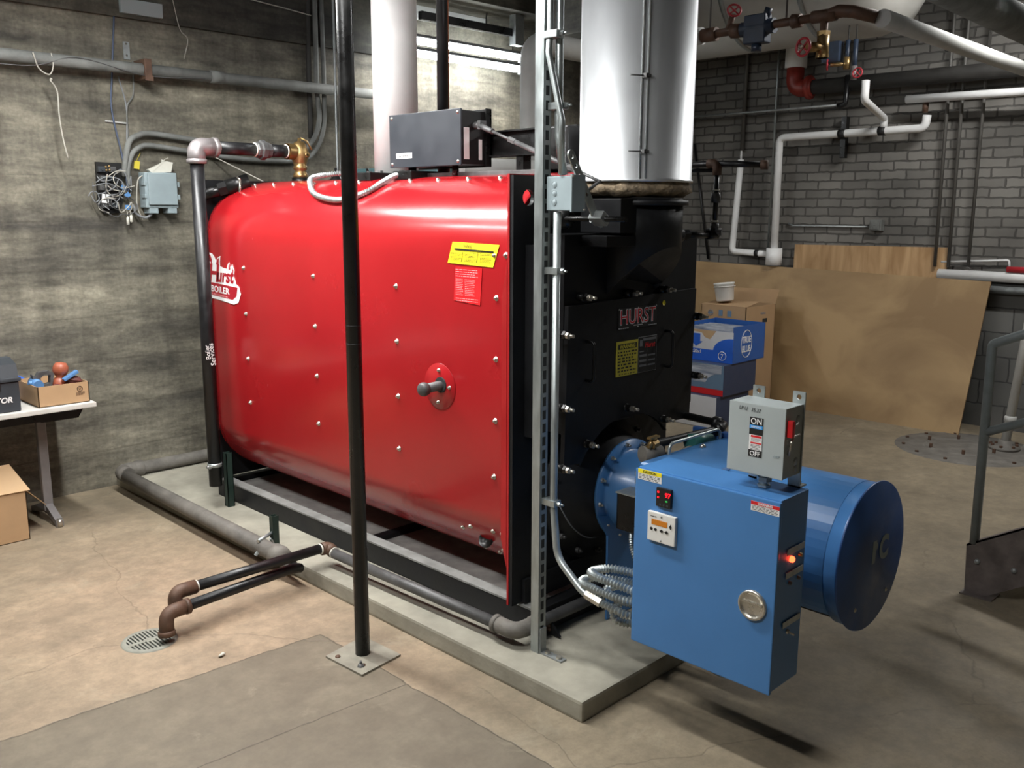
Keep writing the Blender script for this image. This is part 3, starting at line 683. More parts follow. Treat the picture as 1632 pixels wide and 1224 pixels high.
# ================================================================== BURNER
bu = thing('burner', (3.02, 1.75, .30), 'blue forced draft burner with round end disc bolted to the boiler front', 'burner')
q = MB(); q.lathe([(.10, 0), (.215, 0), (.215, .014), (.175, .014), (.168, .03), (.165, .36), (.0, .36)], (FC[0], 2.305, FC[1]), (0, -1, 0), 48); q.build('blast_tube', 'blue', bu)
c1 = None
for x, y, z in boltring(FC, .198, 2.291, 12, .13):
    if c1 is None: q = MB(); q.hexa((x, y, z), (x, y-.010, z), .010); q.cyl((x, y-.01, z), (x, y-.022, z), .005, 8); c1 = q.build('bolt', 'bolt', bu); cb = (x, z)
    else: dup(c1, bu, (x-cb[0], 0, z-cb[1]))
q = MB(); q.prism([(2.873, .085), (3.17, .085), (3.17, .48), (2.80, .56), (2.868, .46)], fY, 2.287, 2.277); q.build('support_plate', 'blue', bu)
q = MB(); q.box(2.72, 3.30, 1.74, 2.02, .38, .862, .02, 3); q.build('fan_housing', 'blue', bu)
q = MB(); q.box(3.27, 3.30, 1.86, 2.15, .70, .885, .004); q.build('side_panel', 'bluedark', bu)
HC = (3.02, .622); HR = .258
cut = -.20
def shroud(r, lo): 
    t0 = math.asin(lo/r); P = []
    for k in range(41):
        t = t0+(pi-2*t0)*k/40; P.append((HC[0]+r*math.cos(t), HC[1]+r*math.sin(t)))
    return P
q = MB(); q.prism(shroud(HR-.003, -.178), fY, 1.74, 1.29)
for f in q.b.faces:
    if len(f.verts) == 4: f.smooth = False
q.build('air_intake_shroud', 'blue', bu)
q = MB(); q.lathe([(HR-.03, .045), (HR-.004, .045), (HR-.003, .086), (HR, .088), (HR, .094), (HR-.03, .094)], (HC[0], 1.335, HC[1]), (0, -1, 0), 64); q.build('intake_rim', 'blue', bu)
q = MB(); q.lathe([(0, 0), (HR+.006, 0), (HR+.008, .003), (HR+.006, .008), (0, .008)], (HC[0], 1.242, HC[1]), (0, -1, 0), 64); eo = q.build('end_disc', 'bluedark', bu); eo['label'] = 'dark blue round end disc'
text('C', .085, (3.075, 1.232, .592), *FY, 'disc_emblem', 'greybox', eo, ext=.0005, offset=.005, wid=.9)
q = MB(); q.prism([(3.02, .59), (3.045, .59), (3.052, .672), (3.022, .672)], fY, 1.2325, 1.2335); q.lathe([(0, 0), (.015, 0)], (3.046, 1.2322, .65), (0, -1, 0), 16); q.build('disc_emblem_bar', 'greybox', eo)
for (x, z) in ((3.165, .455), (2.915, .455)):
    q = MB(); q.lathe([(0, .004), (.006, .003), (.008, 0)], (x, 1.234, z), (0, -1, 0), 10); q.build('screw', 'bolt', eo)
q = MB(); q.box(2.66, 3.0, 1.50, 1.54, .40, .43); q.box(2.98, 3.01, 1.3, 1.75, .37, .43, .002); q.build('bracket', 'black', bu)
q = MB(); q.box(2.775, 2.92, 1.985, 2.165, .545, .70, .008); go = q.build('ignition_box', 'blackgloss', bu); go['label'] = 'glossy black ignition box'
q = MB(); q.box(2.772, 2.90, 1.98, 2.17, .694, .700, .002); q.build('box_lid_edge', 'galv', go)
q = MB(); 
for z in (.755, .725): q.box(2.845, 2.851, 2.02, 2.13, z, z+.022)
q.build('rating_tag', 'galv', bu)
# fuel train on top
ft = thing('fuel_train', (3.05, 2.05, .87), 'cluster of dark pipe fittings, green valve and brass cocks on top of the blue burner', 'fuel valve assembly')
q = MB(); q.tube([(3.55, 2.62, .86), (3.36, 2.05, .895), (3.30, 2.03, .89), (2.92, 2.12, .87), (2.84, 2.09, .86)], .017, .03, 12); q.lathe([(.0, 0), (.027, 0), (.027, .03), (0, .03)], (3.37, 2.08, .893), (.3, 1, 0), 12); q.lathe([(0, 0), (.027, 0), (.027, .03), (0, .03)], (3.27, 2.035, .89), (1, -.1, 0), 12); q.build('black_pipe', 'blackpipe', ft)
q = MB(); q.cyl((2.82, 2.08, .86), (2.90, 2.05, .855), .033, 16); q.cyl((2.90, 2.02, .84), (3.20, 2.0, .80), .026, 14); q.lathe([(0, 0), (.04, 0), (.04, .02), (0, .02)], (3.05, 2.02, .82), (1, 0, 0), 16); q.build('manifold', 'dustpipe', ft)
q = MB(); q.cyl((3.10, 2.05, .865), (3.22, 2.03, .85), .034, 18); q.build('green_valve', 'green', ft)
q = MB(); q.cyl((2.83, 2.06, .885), (2.86, 2.05, .925), .012, 10); q.hexa((2.84, 2.05, .90), (2.87, 2.05, .905), .018); q.box(2.82, 2.88, 2.04, 2.06, .925, .933); q.cyl((3.25, 1.99, .78), (3.28, 1.99, .80), .016, 10); q.hexa((3.20, 1.99, .775), (3.25, 1.99, .785), .014); q.build('brass_cock', 'brass', ft)
q = MB(); q.tube([(2.885, 2.0, .82), (2.885, 2.0, .905), (3.25, 2.0, .905), (3.25, 2.0, .79)], .0065, .035, 8); q.build('tubing_loop', 'galv', ft)
q = MB(); q.tube([(3.03, 1.97, .80), (3.07, 1.97, .86)], .009, 0, 8); q.ball((3.075, 1.97, .865), .014, 1); q.hexa((3.035, 1.97, .81), (3.05, 1.97, .83), .016); q.build('chrome_fitting', 'bolt', ft)

# ================================================================== CONTROL CABINET
cc_ = thing('control_cabinet', (2.54, 1.56, .30), 'blue metal control cabinet with round latch hanging at the side of the burner', 'control cabinet')
X0, X1, Y0, Y1, Z0, Z1 = 2.452, 2.638, 1.289, 1.833, .298, .936
q = MB(); q.box(X0+.012, X1, Y0+.004, Y1-.004, Z0+.004, Z1-.002, .004); q.build('body', 'blue', cc_)
q = MB(); q.box(X0, X0+.014, Y0, Y1, Z0, Z1-.006, .004); dr = q.build('door', 'blue', cc_)
dx = X0-.0006
def cabl(y0, y1, z0, z1, t, name, mat, par=None, bev=0):
    q = MB(); q.box(X0-t, X0, y0, y1, z0, z1, bev); return q.build(name, mat, par or dr)
o = cabl(1.725, 1.822, .895, .932, .0008, 'caution_label', 'white'); o['label'] = 'white and yellow caution label'
q = MB(); q.box(X0-.0014, X0-.0008, 1.725, 1.822, .918, .932); q.build('label_band', 'yellow', o)
text('CAUTION', .009, (X0-.0018, 1.7735, .9205), *FX, 'label_heading', 'blackink', o, 'CENTER', ext=.0002, offset=.0003)
q = MB(); bars(q, lambda a, b: (X0-.0014, -a, b), -1.818, -1.73, .897, .916, 4, .4, 3, .2); q.build('label_print', 'blackink', o)
o = cabl(1.678, 1.737, .820, .886, .012, 'temperature_controller', 'plasticblack', None, .003)
text('97', .016, (X0-.0135, 1.700, .858), *FX, 'display_digits', 'led', o, ext=.0003, offset=.0006)
q = MB(); q.box(X0-.0135, X0-.012, 1.725, 1.731, .868, .874); q.box(X0-.0135, X0-.012, 1.725, 1.731, .85, .856); q.build('status_light', 'led', o)
q = MB(); q.box(X0-.0135, X0-.012, 1.690, 1.698, .842, .846); q.build('green_indicator', 'ledg', o)
q = MB()
for y in (1.69, 1.704, 1.718): q.box(X0-.0135, X0-.012, y-.004, y+.004, .826, .832)
q.build('button', 'plasticgrey', o)
o = cabl(1.655, 1.767, .695, .797, .014, 'display_module', 'plasticwhite', None, .003)
q = MB(); q.box(X0-.0148, X0-.0135, 1.686, 1.750, .754, .773); q.build('display_window', 'amber', o)
q = MB(); bars(q, lambda a, b: (X0-.0145, -a, b), -1.755, -1.73, .781, .784, 1, .9, 3)
for y in (1.750, 1.733): q.lathe([(0, -.002), (.005, -.0018), (.006, 0)], (X0-.014, y, .738), (1, 0, 0), 10)
for y, s in ((1.708, 1), (1.688, -1)): q.prism([(y-.008, .738), (y, .744), (y+.008, .738), (y, .732)], fX, X0-.0158, X0-.014)
q.prism([(1.672, .752), (1.678, .760), (1.672, .77), (1.668, .760)], fX, X0-.0158, X0-.014); q.build('button', 'blackink', o)
q = MB()
for z in (.787, .703): q.lathe([(0, -.002), (.0035, -.0015), (.004, 0)], (X0-.014, 1.711, z), (1, 0, 0), 8)
q.build('screw', 'galvdull', o)
o = cabl(1.291, 1.388, .887, .918, .0008, 'warning_label', 'white'); o['label'] = 'white and red warning label'
q = MB(); q.box(X0-.0014, X0-.0008, 1.291, 1.388, .907, .918); q.build('label_band', 'redink', o)
text('WARNING', .0075, (X0-.0018, 1.339, .909), *FX, 'label_heading', 'white', o, 'CENTER', ext=.0002, offset=.0003)
q = MB(); bars(q, lambda a, b: (X0-.0014, -a, b), -1.383, -1.295, .889, .905, 4, .4, 13, .2); q.build('label_print', 'blackink', o)
q = MB(); LC = (X0, 1.363, .580)
q.lathe([(.0, -.002), (.030, -.002), (.038, -.004), (.041, -.008), (.046, -.010), (.049, -.007), (.050, 0)], LC, (1, 0, 0), 36); q.box(X0-.007, X0, LC[1]-.036, LC[1]+.036, LC[2]+.004, LC[2]+.012, .002)
q.build('round_latch', 'bolt', dr)['label'] = 'chrome round latch'
q = MB()
for a in (.757, .680, .515): q = MB(); q.box(2.512, 2.622, Y0-.0016, Y0, a-.011, a+.009); q.build('engraved_nameplate', 'galv', cc_)
q = MB(); q.lathe([(0, .013), (.007, .012), (.010, .008), (.010, 0)], (2.545, Y0+.004, .727), (0, -1, 0), 16); q.build('pilot_lamp', 'lamp', cc_)
q = MB(); q.lathe([(0, .012), (.006, .010), (.007, 0)], (2.600, Y0+.004, .727), (0, -1, 0), 12); q.build('brass_knob', 'brass', cc_)
q = MB(); q.lathe([(0, .010), (.006, .008), (.007, 0)], (2.600, Y0+.004, .650), (0, -1, 0), 12); q.build('knob', 'steeldirty', cc_); q = MB(); q.lathe([(0, .010), (.006, .008), (.007, 0)], (2.545, Y0+.004, .648), (0, -1, 0), 12); q.build('knob', 'steeldirty', cc_)
q = MB(); q.lathe([(0, .005), (.008, .005), (.008, 0)], (2.550, Y0+.004, .482), (0, -1, 0), 12); q.cyl((2.550, Y0, .482), (2.558, Y0-.018, .474), .0035, 8); q.build('toggle_switch', 'bolt', cc_)

# ================================================================== DISCONNECT SWITCH
ds = thing('disconnect_switch', (2.56, 1.41, .937), 'light grey electrical disconnect box with red handle standing on the blue cabinet', 'switch box')
a0, a1, b0, b1, e0, e1 = 2.505, 2.615, 1.318, 1.512, .985, 1.208
q = MB(); q.box(a0+.004, a1, b0, b1, e0, e1, .003); q.build('housing', 'greypaint', ds)
q = MB(); q.box(a0, a0+.006, b0-.001, b1+.001, e0-.001, e1+.001, .003); do = q.build('front_cover', 'greypaint', ds)
q = MB(); q.box(a0-.001, a0, 1.391, 1.438, 1.041, 1.167, .0003); fo = q.build('switch_label', 'blackink', do)
text('ON', .019, (a0-.0014, 1.4145, 1.146), *FX, 'label_on', 'white', fo, 'CENTER', ext=.0003, offset=.0004, wid=.95)
text('OFF', .015, (a0-.0014, 1.4145, 1.0445), *FX, 'label_off', 'white', fo, 'CENTER', ext=.0003, offset=.0003)
q = MB(); q.box(a0-.0016, a0-.001, 1.392, 1.437, 1.131, 1.142); bo_ = q.build('label_blue_band', 'skyblue', fo)
text('SIEMENS', .0062, (a0-.002, 1.4145, 1.1335), *FX, 'label_maker', 'white', fo, 'CENTER', ext=.0002, wid=1.1)
q = MB(); q.box(a0-.0016, a0-.001, 1.392, 1.437, 1.063, 1.111); q.build('label_white_field', 'white', fo)
q = MB(); q.box(a0-.002, a0-.0015, 1.394, 1.431, 1.103, 1.110); q.box(a0-.002, a0-.0015, 1.394, 1.431, 1.083, 1.088); q.build('label_red_band', 'redink', fo)
q = MB(); bars(q, lambda a, b: (a0-.0022, -a, b), -1.430, -1.396, 1.064, 1.081, 4, .35, 2); bars(q, lambda a, b: (a0-.0022, -a, b), -1.430, -1.396, 1.09, 1.101, 3, .35, 4); q.build('label_print', 'blackink', fo)
text('LP LI   35.37', .012, (a0-.001, 1.478, 1.186), (0, -1, -.04), (0, 0, 1), 'handwriting', 'blackink', do, ext=.0002, shear=.15, wid=.9)
text('OFF', .009, (a0-.0006, 1.352, 1.05), *FX, 'embossed_off', 'greybox', do, ext=.0004)
q = MB(); q.box(2.515, 2.532, 1.298, 1.318, 1.118, 1.172, .006); q.build('handle', 'redink', ds)['label'] = 'red switch handle'
q = MB(); q.tube([(2.53, 1.315, 1.14), (2.56, 1.312, 1.15), (2.58, 1.314, 1.155)], .003, 0, 6); q.tube([(2.53, 1.314, 1.06), (2.53, 1.308, 1.10), (2.545, 1.308, 1.118), (2.58, 1.308, 1.118)], .004, .01, 6); q.build('lever_arm', 'bolt', ds)
for z in (1.165, 1.03, 1.005): q = MB(); q.lathe([(0, .0008), (.013, .0008), (.0135, 0)], (2.585, 1.318, z), (0, -1, 0), 20); q.build('knockout', 'galvdull', ds)
# mounting struts of the switch
q = MB()
for y in (1.335, 1.475):
    q.prism([(y-.021, .937), (y+.021, .937), (y+.021, 1.245), (y-.021, 1.245)], fX, a1, a1+.005, holes=[circ(y, 1.228, .008, 14)])
    q.box(a1, a1+.045, y-.021, y+.021, .937, .942)
    q.hexa((a1+.028, y, .942), (a1+.028, y, .953), .011)
q.build('mounting_bracket', 'galv', ds)
q = MB(); q.cyl((2.555, 1.405, .937), (2.555, 1.405, .99), .016, 14); q.hexa((2.555, 1.405, .955), (2.555, 1.405, .97), .024); q.hexa((2.555, 1.405, .937), (2.555, 1.405, .944), .022); q.build('conduit_nipple', 'galv', ds)

# ================================================================== STRUT POST, CONDUITS, JUNCTION BOX
sp = thing('strut_post', (2.47, 2.30, .081), 'tall galvanised strut channel post standing on the slab in front of boiler', 'strut post')
ZT = 4.6
q = MB(); x0, x1, y0, y1 = 2.449, 2.490, 2.279, 2.320
q.box(x0, x0+.0025, y0, y1, .081, ZT); q.box(x0, x1, y1-.0025, y1, .081, ZT); q.box(x0, x1, y0, y0+.0025, .081, ZT)   # web on -x, sides
q.box(x1-.0025, x1, y0, y0+.010, .081, ZT); q.box(x1-.0025, x1, y1-.010, y1, .081, ZT)
q.build('channel', 'galv', sp)
q = MB(); z = .16
while z < ZT-.05: q.box(x0+.012, x0+.029, y0-.0006, y0+.0005, z, z+.034, 0); z += .0508
q.build('slot_row', 'slot', sp)
q = MB(); q.box(2.455, 2.488, 2.272, 2.279, .086, .185, .001); q.box(2.455, 2.488, 2.165, 2.279, .081, .087, .001); fb = q.build('foot_bracket', 'galvdull', sp)
for y in (2.25, 2.19): q = MB(); q.hexa((2.471, y, .087), (2.471, y, .095), .012); q.build('bolt', 'bolt', fb)
# EMT conduit down the post
q = MB(); XC = 2.505; q.tube([(XC-.01, 2.248, ZT), (XC-.01, 2.248, 2.06), (XC-.01, 2.222, 1.92)], .0145, .05, 12)
tag(q.build('conduit', 'galv'), 'straight silver conduit clamped on the strut post above its small box', 'conduit')
q = MB(); q.tube([(2.462, 2.262, ZT), (2.462, 2.262, 2.42), (2.455, 2.262, 2.33), (2.465, 2.205, 2.10), (2.465, 2.205, 1.92)], .0115, .06, 12)
tag(q.build('conduit', 'galv'), 'thinner silver conduit with a kink dropping beside the strut post into its box', 'conduit')
q = MB(); q.tube([(2.48, 2.235, 1.79), (2.48, 2.235, .70), (2.465, 2.20, .50), (2.455, 2.06, .405), (2.46, 1.995, .392)], .0145, .12, 14)
cd = tag(q.build('conduit', 'galv'), 'silver conduit running down the strut post from the box and curving to the cabinet', 'conduit')
q = MB(); q.hexa((2.457, 2.045, .404), (2.46, 1.975, .388), .019); q.build('coupling', 'bolt', cd)
for z, xx in ((2.39, 2.462), (2.155, 2.49), (1.58, 2.48), (.705, 2.48)):
    q = MB(); q.box(xx-.02, xx+.02, 2.215, 2.278, z-.012, z+.012, .002); q.hexa((xx-.0, 2.215, z), (xx, 2.20, z), .009); q.cyl((xx, 2.20, z), (xx+.0, 2.185, z), .004, 8); q.build('pipe_clamp', 'galv', sp)
jb = thing('junction_box', (2.49, 2.21, 1.79), 'small square grey junction box fixed on the galvanised strut post', 'junction box')
q = MB(); q.box(2.462, 2.525, 2.155, 2.272, 1.795, 1.913, .003); q.build('body', 'greybox', jb)
q = MB(); q.box(2.457, 2.530, 2.148, 2.156, 1.790, 1.918, .002); q.build('cover_plate', 'greybox', jb)
for z in (1.885, 1.855, 1.823): q = MB(); q.lathe([(0, .0006), (.010, .0006), (.0105, 0)], (2.4615, 2.235, z), (-1, 0, 0), 18); q.torus((2.461, 2.235, z), .011, .001, (1, 0, 0), 20, 6); q.build('knockout', 'greybox', jb)
for (x, z) in ((2.463, 1.912), (2.524, 1.797)): q = MB(); q.lathe([(0, .004), (.004, .003), (.005, 0)], (x, 2.148, z), (0, -1, 0), 8); q.build('screw', 'bolt', jb)
# flexible conduits into the cabinet back
flex = [
 ([(2.46, 1.985, .39), (2.47, 1.90, .375), (2.50, 1.84, .37), (2.55, 1.80, .37)], .0135, 'lowest straight silver flexible conduit joined to the curved rigid conduit'),
 ([(2.60, 1.80, .335), (2.56, 1.90, .30), (2.54, 1.97, .30), (2.58, 2.0, .335), (2.66, 1.93, .36), (2.68, 1.80, .38)], .014, 'flexible conduit sagging lowest towards the slab beneath the bundle'),
 ([(2.50, 1.80, .42), (2.46, 1.92, .43), (2.455, 2.02, .435), (2.48, 2.09, .43), (2.56, 2.10, .42), (2.64, 2.0, .41), (2.66, 1.80, .41)], .0135, 'flexible conduit in the middle of the bundle reaching furthest left'),
 ([(2.50, 1.80, .455), (2.47, 1.92, .475), (2.465, 2.01, .48), (2.51, 2.06, .472), (2.60, 2.02, .465), (2.65, 1.80, .46)], .0145, 'topmost flexible conduit of the bundle beside the cabinet'),
 ([(2.53, 1.80, .395), (2.51, 1.95, .40), (2.56, 2.03, .395), (2.66, 1.98, .40), (2.70, 1.80, .42)], .0135, 'flexible conduit inside the bundle just under the topmost pair'),
]
for pts, r, lab in flex:
    q = MB(); q.corr(pts, r, .013, .0031, 12); tag(q.build('flexible_conduit', 'galv'), lab, 'flexible conduit')
q = MB(); q.corr([(2.79, 2.10, .548), (2.785, 2.09, .48), (2.76, 2.02, .40), (2.68, 1.86, .36), (2.62, 1.81, .35)], .008, .010, .0022, 8)
tag(q.build('flexible_conduit', 'galv'), 'thin flexible conduit hanging down from the glossy black ignition box', 'flexible conduit')
q = MB(); q.tube([tuple(p) for p in smooth([(2.58, 1.66, .29), (2.58, 1.62, .25), (2.57, 1.55, .225), (2.565, 1.47, .25), (2.57, 1.44, .30)], 6)], .0035, 0, 6)
tag(q.build('cable', 'wire'), 'short grey cable drooping below the blue cabinet', 'cable')
q = MB(); q.tube([tuple(p) for p in smooth([(2.70, 2.40, .60), (2.76, 2.38, .50), (2.88, 2.39, .42), (3.0, 2.38, .42), (3.06, 2.40, .45)], 6)], .003, 0, 6)
tag(q.build('cable', 'wire'), 'thin wire curving across the black furnace front below the burner flange', 'cable')

# ================================================================== BLACK POLE
po = thing('support_pole', (2.046, 2.885, 0), 'round black painted steel pole on a square base plate in the foreground', 'pole')
q = MB(); q.cyl((2.046, 2.885, .008), (2.046, 2.885, ZT), .030, 24); q.torus((2.046, 2.885, 1.29), .030, .0015, n=20, m=6); q.torus((2.046, 2.885, 1.36), .030, .0015, n=20, m=6); q.build('shaft', 'blackgloss', po)
q = MB(); q.prism([(1.925, 2.972), (2.139, 3.01), (2.15, 2.768), (1.938, 2.742)], fZ, 0, .009); q.build('base_plate', 'slab', po)['label'] = 'dirty square base plate'
for x, y in ((1.955, 2.93), (2.12, 2.965), (1.985, 2.80)): q = MB(); q.lathe([(0, .007), (.010, .005), (.011, 0)], (x, y, .009), (0, 0, 1), 12); q.build('anchor', 'iron', po)
q = MB(); q.lathe([(0, .012), (.012, .01), (.016, 0)], (1.975, 2.80, .009), (0, 0, 1), 6); q.cyl((1.975, 2.80, .015), (1.975, 2.80, .032), .005, 8); q.build('anchor', 'steeldirty', po)

# ================================================================== RELIEF PIPE (riser)
rz = thing('relief_pipe', (2.604, 5.18, .085), 'black steel riser pipe with silver elbow and brass relief valve at the rear of boiler', 'relief pipe')
q = MB(); q.cyl((2.604, 5.18, .10), (2.604, 5.18, 2.07), .040, 24); po_ = q.build('riser', 'blackpipe', rz)
text('Boiler', .030, (2.598, 5.1385, .90), (-.1, 0, 1), (-1, 0, 0), 'chalk_writing', 'white', po_, ext=.001, wid=.9)
text('Services', .034, (2.630, 5.139, .86), (-.1, 0, 1), (-1, 0, 0), 'chalk_writing', 'white', po_, ext=.001, wid=.9)
q = MB(); q.sweep(fillet([(2.604, 5.18, 2.06), (2.604, 5.18, 2.148), (2.72, 5.18, 2.148)], .07), .052, 24); q.lathe([(.042, 0), (.058, .004), (.058, .025), (.05, .03)], (2.604, 5.18, 2.05), (0, 0, 1), 24); q.lathe([(.042, 0), (.058, .004), (.058, .025), (.05, .03)], (2.735, 5.18, 2.148), (-1, 0, 0), 24); q.build('elbow', 'fitting', rz)
q = MB(); q.cyl((2.73, 5.18, 2.148), (2.985, 5.18, 2.148), .038, 22); q.cyl((3.09, 5.18, 2.148), (3.20, 5.18, 2.148), .038, 22); q.build('nipple', 'blackpipe', rz)
q = MB(); q.lathe([(.038, 0), (.048, .01), (.048, .03), (.060, .035), (.060, .065), (.048, .07), (.046, .10), (.038, .105)], (2.985, 5.18, 2.148), (1, 0, 0), 8, flat=True); q.build('union', 'steeldirty', rz)
q = MB()
for x in (2.735, 2.978, 3.195): q.cyl((x, 5.18, 2.148), (x+.008, 5.18, 2.148), .0415, 22)
q.build('thread_tape', 'tape', rz)
q = MB(); q.lathe([(0, 0), (.045, 0), (.047, .02), (.040, .035), (.034, .05), (.044, .055), (.044, .075), (.038, .08), (.045, .10), (.056, .13), (.058, .16), (.045, .20), (.030, .225), (.012, .23), (.01, .25), (0, .25)], (3.30, 5.18, 1.985), (0, 0, 1), 20)
q.lathe([(.05, 0), (.05, .05), (.035, .08)], (3.205, 5.18, 2.148), (1, 0, 0), 18); q.lathe([(.008, 0), (.016, 0), (.016, .03)], (3.32, 5.12, 2.13), (0, 1, 0), 12); q.tube([(3.31, 5.18, 2.235), (3.345, 5.17, 2.22), (3.37, 5.15, 2.165)], .006, 0, 6); vo_ = q.build('relief_valve', 'brass', rz); vo_['label'] = 'brass relief valve'
q = MB(); q.cyl((3.30, 5.18, 1.94), (3.30, 5.18, 1.99), .055, 20); q.build('coupling', 'blackgloss', rz)
q = MB(); q.lathe([(.0415, -.012), (.044, -.012), (.044, .012), (.0415, .012)], (2.604, 5.18, .235), (0, 0, 1), 24); q.box(2.545, 2.562, 5.14, 5.155, .223, .247, .003); q.hexa((2.535, 5.147, .235), (2.57, 5.147, .235), .010); q.build('ring_clamp', 'galv', rz)
rz.location = (2.422, 4.817, .205)
for o in list(rz.children)+[g for c in rz.children for g in c.children]:
    if o.data.users == 1:
        for v_ in o.data.vertices: v_.co *= .93
# short dark green strut posts
for (x, y, zt, w, lab) in ((2.495, 4.80, .405, .041, 'short dark green strut post standing beside the black riser pipe'), (2.325, 4.02, .255, .034, 'shortest dark green strut post holding the clamp of the dusty pipe')):
    q = MB(); h = w/2
    q.box(x-h, x-h+.004, y-h, y+h, .081, zt); q.box(x-h, x+h, y-h, y-h+.004, .081, zt); q.box(x-h, x+h, y+h-.004, y+h, .081, zt); q.box(x+h-.004, x+h, y-h, y-h+.010, .081, zt); q.box(x+h-.004, x+h, y+h-.01, y+h, .081, zt)
    tag(q.build('strut_post', 'darkgreen'), lab, 'strut post')

# ================================================================== PIPES ON THE SLAB
q = MB(); q.tube([(4.3, 5.80, .125), (2.36, 5.80, .125)], .042, 0, 18); q.lathe([(.05, 0), (.054, .01), (.054, .05), (.042, .055)], (2.36, 5.80, .125), (1, 0, 0), 18); q.sweep(fillet([(2.40, 5.80, .125), (2.27, 5.80, .125), (2.27, 5.68, .125)], .06), .050, 18)
q.tube([(2.262, 5.68, .118), (2.240, 3.86, .112)], .042, 0, 18); dp_ = q.build('drain_header_pipe', 'dustpipe')
tag(dp_, 'thick dusty drain pipe lying along the edge of the slab and the rear wall', 'pipe')
q = MB(); q.lathe([(.040, 0), (.052, .004), (.054, .05), (.050, .06), (.046, .085), (.0, .087)], (2.240, 3.88, .112), (0, -1, 0), 16); q.cyl((2.24, 3.80, .10), (2.24, 3.72, .088), .03, 14); q.build('end_cap', 'dustpipe', dp_)
q = MB(); q.torus((2.25, 3.985, .115), .045, .006, (0, 1, .1), 24, 8, -.2, 3.6); q.tube([(2.21, 3.985, .155), (2.31, 4.02, .165)], .009, 0, 8); q.hexa((2.205, 3.98, .10), (2.19, 3.98, .085), .010); q.build('pipe_clamp', 'galv', dp_)
q = MB(); q.tube([(2.385, 3.60, .155), (2.42, 2.50, .150)], .0245, 0, 16); q.tube([(2.42, 2.50, .15), (2.425, 2.39, .15), (2.50, 2.37, .15), (3.6, 2.36, .15)], .0245, .04, 16)
sdp = tag(q.build('skid_drain_pipe', 'steeldirty'), 'dark drain pipe running along the skid and round the boiler front corner', 'pipe')
q = MB(); q.sweep(fillet([(2.42, 2.47, .15), (2.42, 2.375, .15), (2.51, 2.37, .15)], .05), .034, 16); q.lathe([(.03, 0), (.038, 0), (.038, .02), (.03, .02)], (2.42, 2.49, .15), (0, -1, 0), 16); q.lathe([(.03, 0), (.038, 0), (.038, .02), (.03, .02)], (2.53, 2.37, .15), (-1, 0, 0), 16); q.build('elbow', 'dustpipe', sdp)
q = MB(); q.cyl((2.60, 2.36, .15), (2.60, 2.36, .10), .008, 8); q.ball((2.60, 2.36, .11), .013, 1); q.build('drain_cock', 'iron', sdp)
q = MB(); q.tube([(2.36, 3.625, .178), (1.67, 3.625, .178)], .0235, 0, 16); fa = tag(q.build('floor_drain_pipe', 'blackpipe'), 'upper black drain pipe reaching from skid elbow out over the floor grate', 'pipe')
q = MB(); q.sweep(fillet([(2.345, 3.625, .175), (2.385, 3.625, .172), (2.388, 3.585, .160)], .025), .031, 16); q.build('elbow', 'iron', fa); q = MB(); q.sweep(fillet([(1.70, 3.625, .178), (1.605, 3.625, .178), (1.602, 3.612, .105)], .05), .031, 16); q.build('elbow', 'iron', fa)
q = MB(); q.cyl((1.70, 3.625, .178), (1.708, 3.625, .178), .0265, 16); q.cyl((2.335, 3.625, .177), (2.343, 3.625, .177), .0265, 16); q.cyl((2.388, 3.58, .158), (2.388, 3.572, .158), .0285, 16); q.build('thread_tape', 'tape', fa)
q = MB(); q.tube([(2.238, 3.72, .085), (2.238, 3.655, .10), (2.19, 3.648, .112), (1.60, 3.565, .128)], .0235, 0, 16); fb_ = tag(q.build('floor_drain_pipe', 'blackpipe'), 'lower black drain pipe tucked beneath its twin and ending over the floor grate', 'pipe')
q = MB(); q.sweep(fillet([(1.63, 3.565, .128), (1.535, 3.565, .125), (1.528, 3.55, .045)], .05), .031, 16); q.build('elbow', 'iron', fb_); q = MB(); q.lathe([(.0, .004), (.024, .004), (.027, 0), (.036, 0), (.036, .018), (.03, .022)], (1.527, 3.549, .035), (0, .1, 1), 16); q.build('elbow_collar', 'iron', fb_)
q = MB(); q.lathe([(.02, 0), (.034, 0), (.034, .018), (.02, .018)], (1.62, 3.565, .128), (1, 0, 0), 16); q.build('elbow_collar', 'iron', fb_)

# floor drain
fd = thing('floor_drain', (1.482, 3.622, 0), 'round pale slotted drain grate set in the floor under the pipe end', 'floor drain')
C = (1.482, 3.622); R = .113
q = MB(); q.lathe([(0, .001), (R-.012, .001)], (C[0], C[1], .0), (0, 0, 1), 36); q.build('drain_pit', 'slot', fd)
q = MB(); q.lathe([(R-.022, .006), (R-.004, .006), (R, .0)], (C[0], C[1], 0), (0, 0, 1), 40); q.lathe([(R-.022, .006), (R-.022, .001)], (C[0], C[1], 0), (0, 0, 1), 40)
for k in range(-6, 7):
    x = C[0]+k*.0148; hh = math.sqrt(max(0, (R-.02)**2-(k*.0148)**2))
    q.box(x-.0036, x+.0036, C[1]-hh, C[1]+hh, .001, .0062)
q.box(C[0]-R+.02, C[0]+R-.02, C[1]-.010, C[1]+.010, .001, .0066); q.box(C[0]-.018, C[0]+.018, C[1]-.018, C[1]+.018, .001, .0068)
q.build('grate', 'castgrey', fd)
q = MB(); random.seed(5); q.ball((1.63, 3.28, .008), .014, 1, (1.2, .8, .6))
for v in q.b.verts: v.co += V([random.uniform(-.004, .004) for _ in range(3)])
tag(q.build('paper_scrap', 'paper'), 'tiny crumpled pale scrap on the floor near the drain', 'litter')

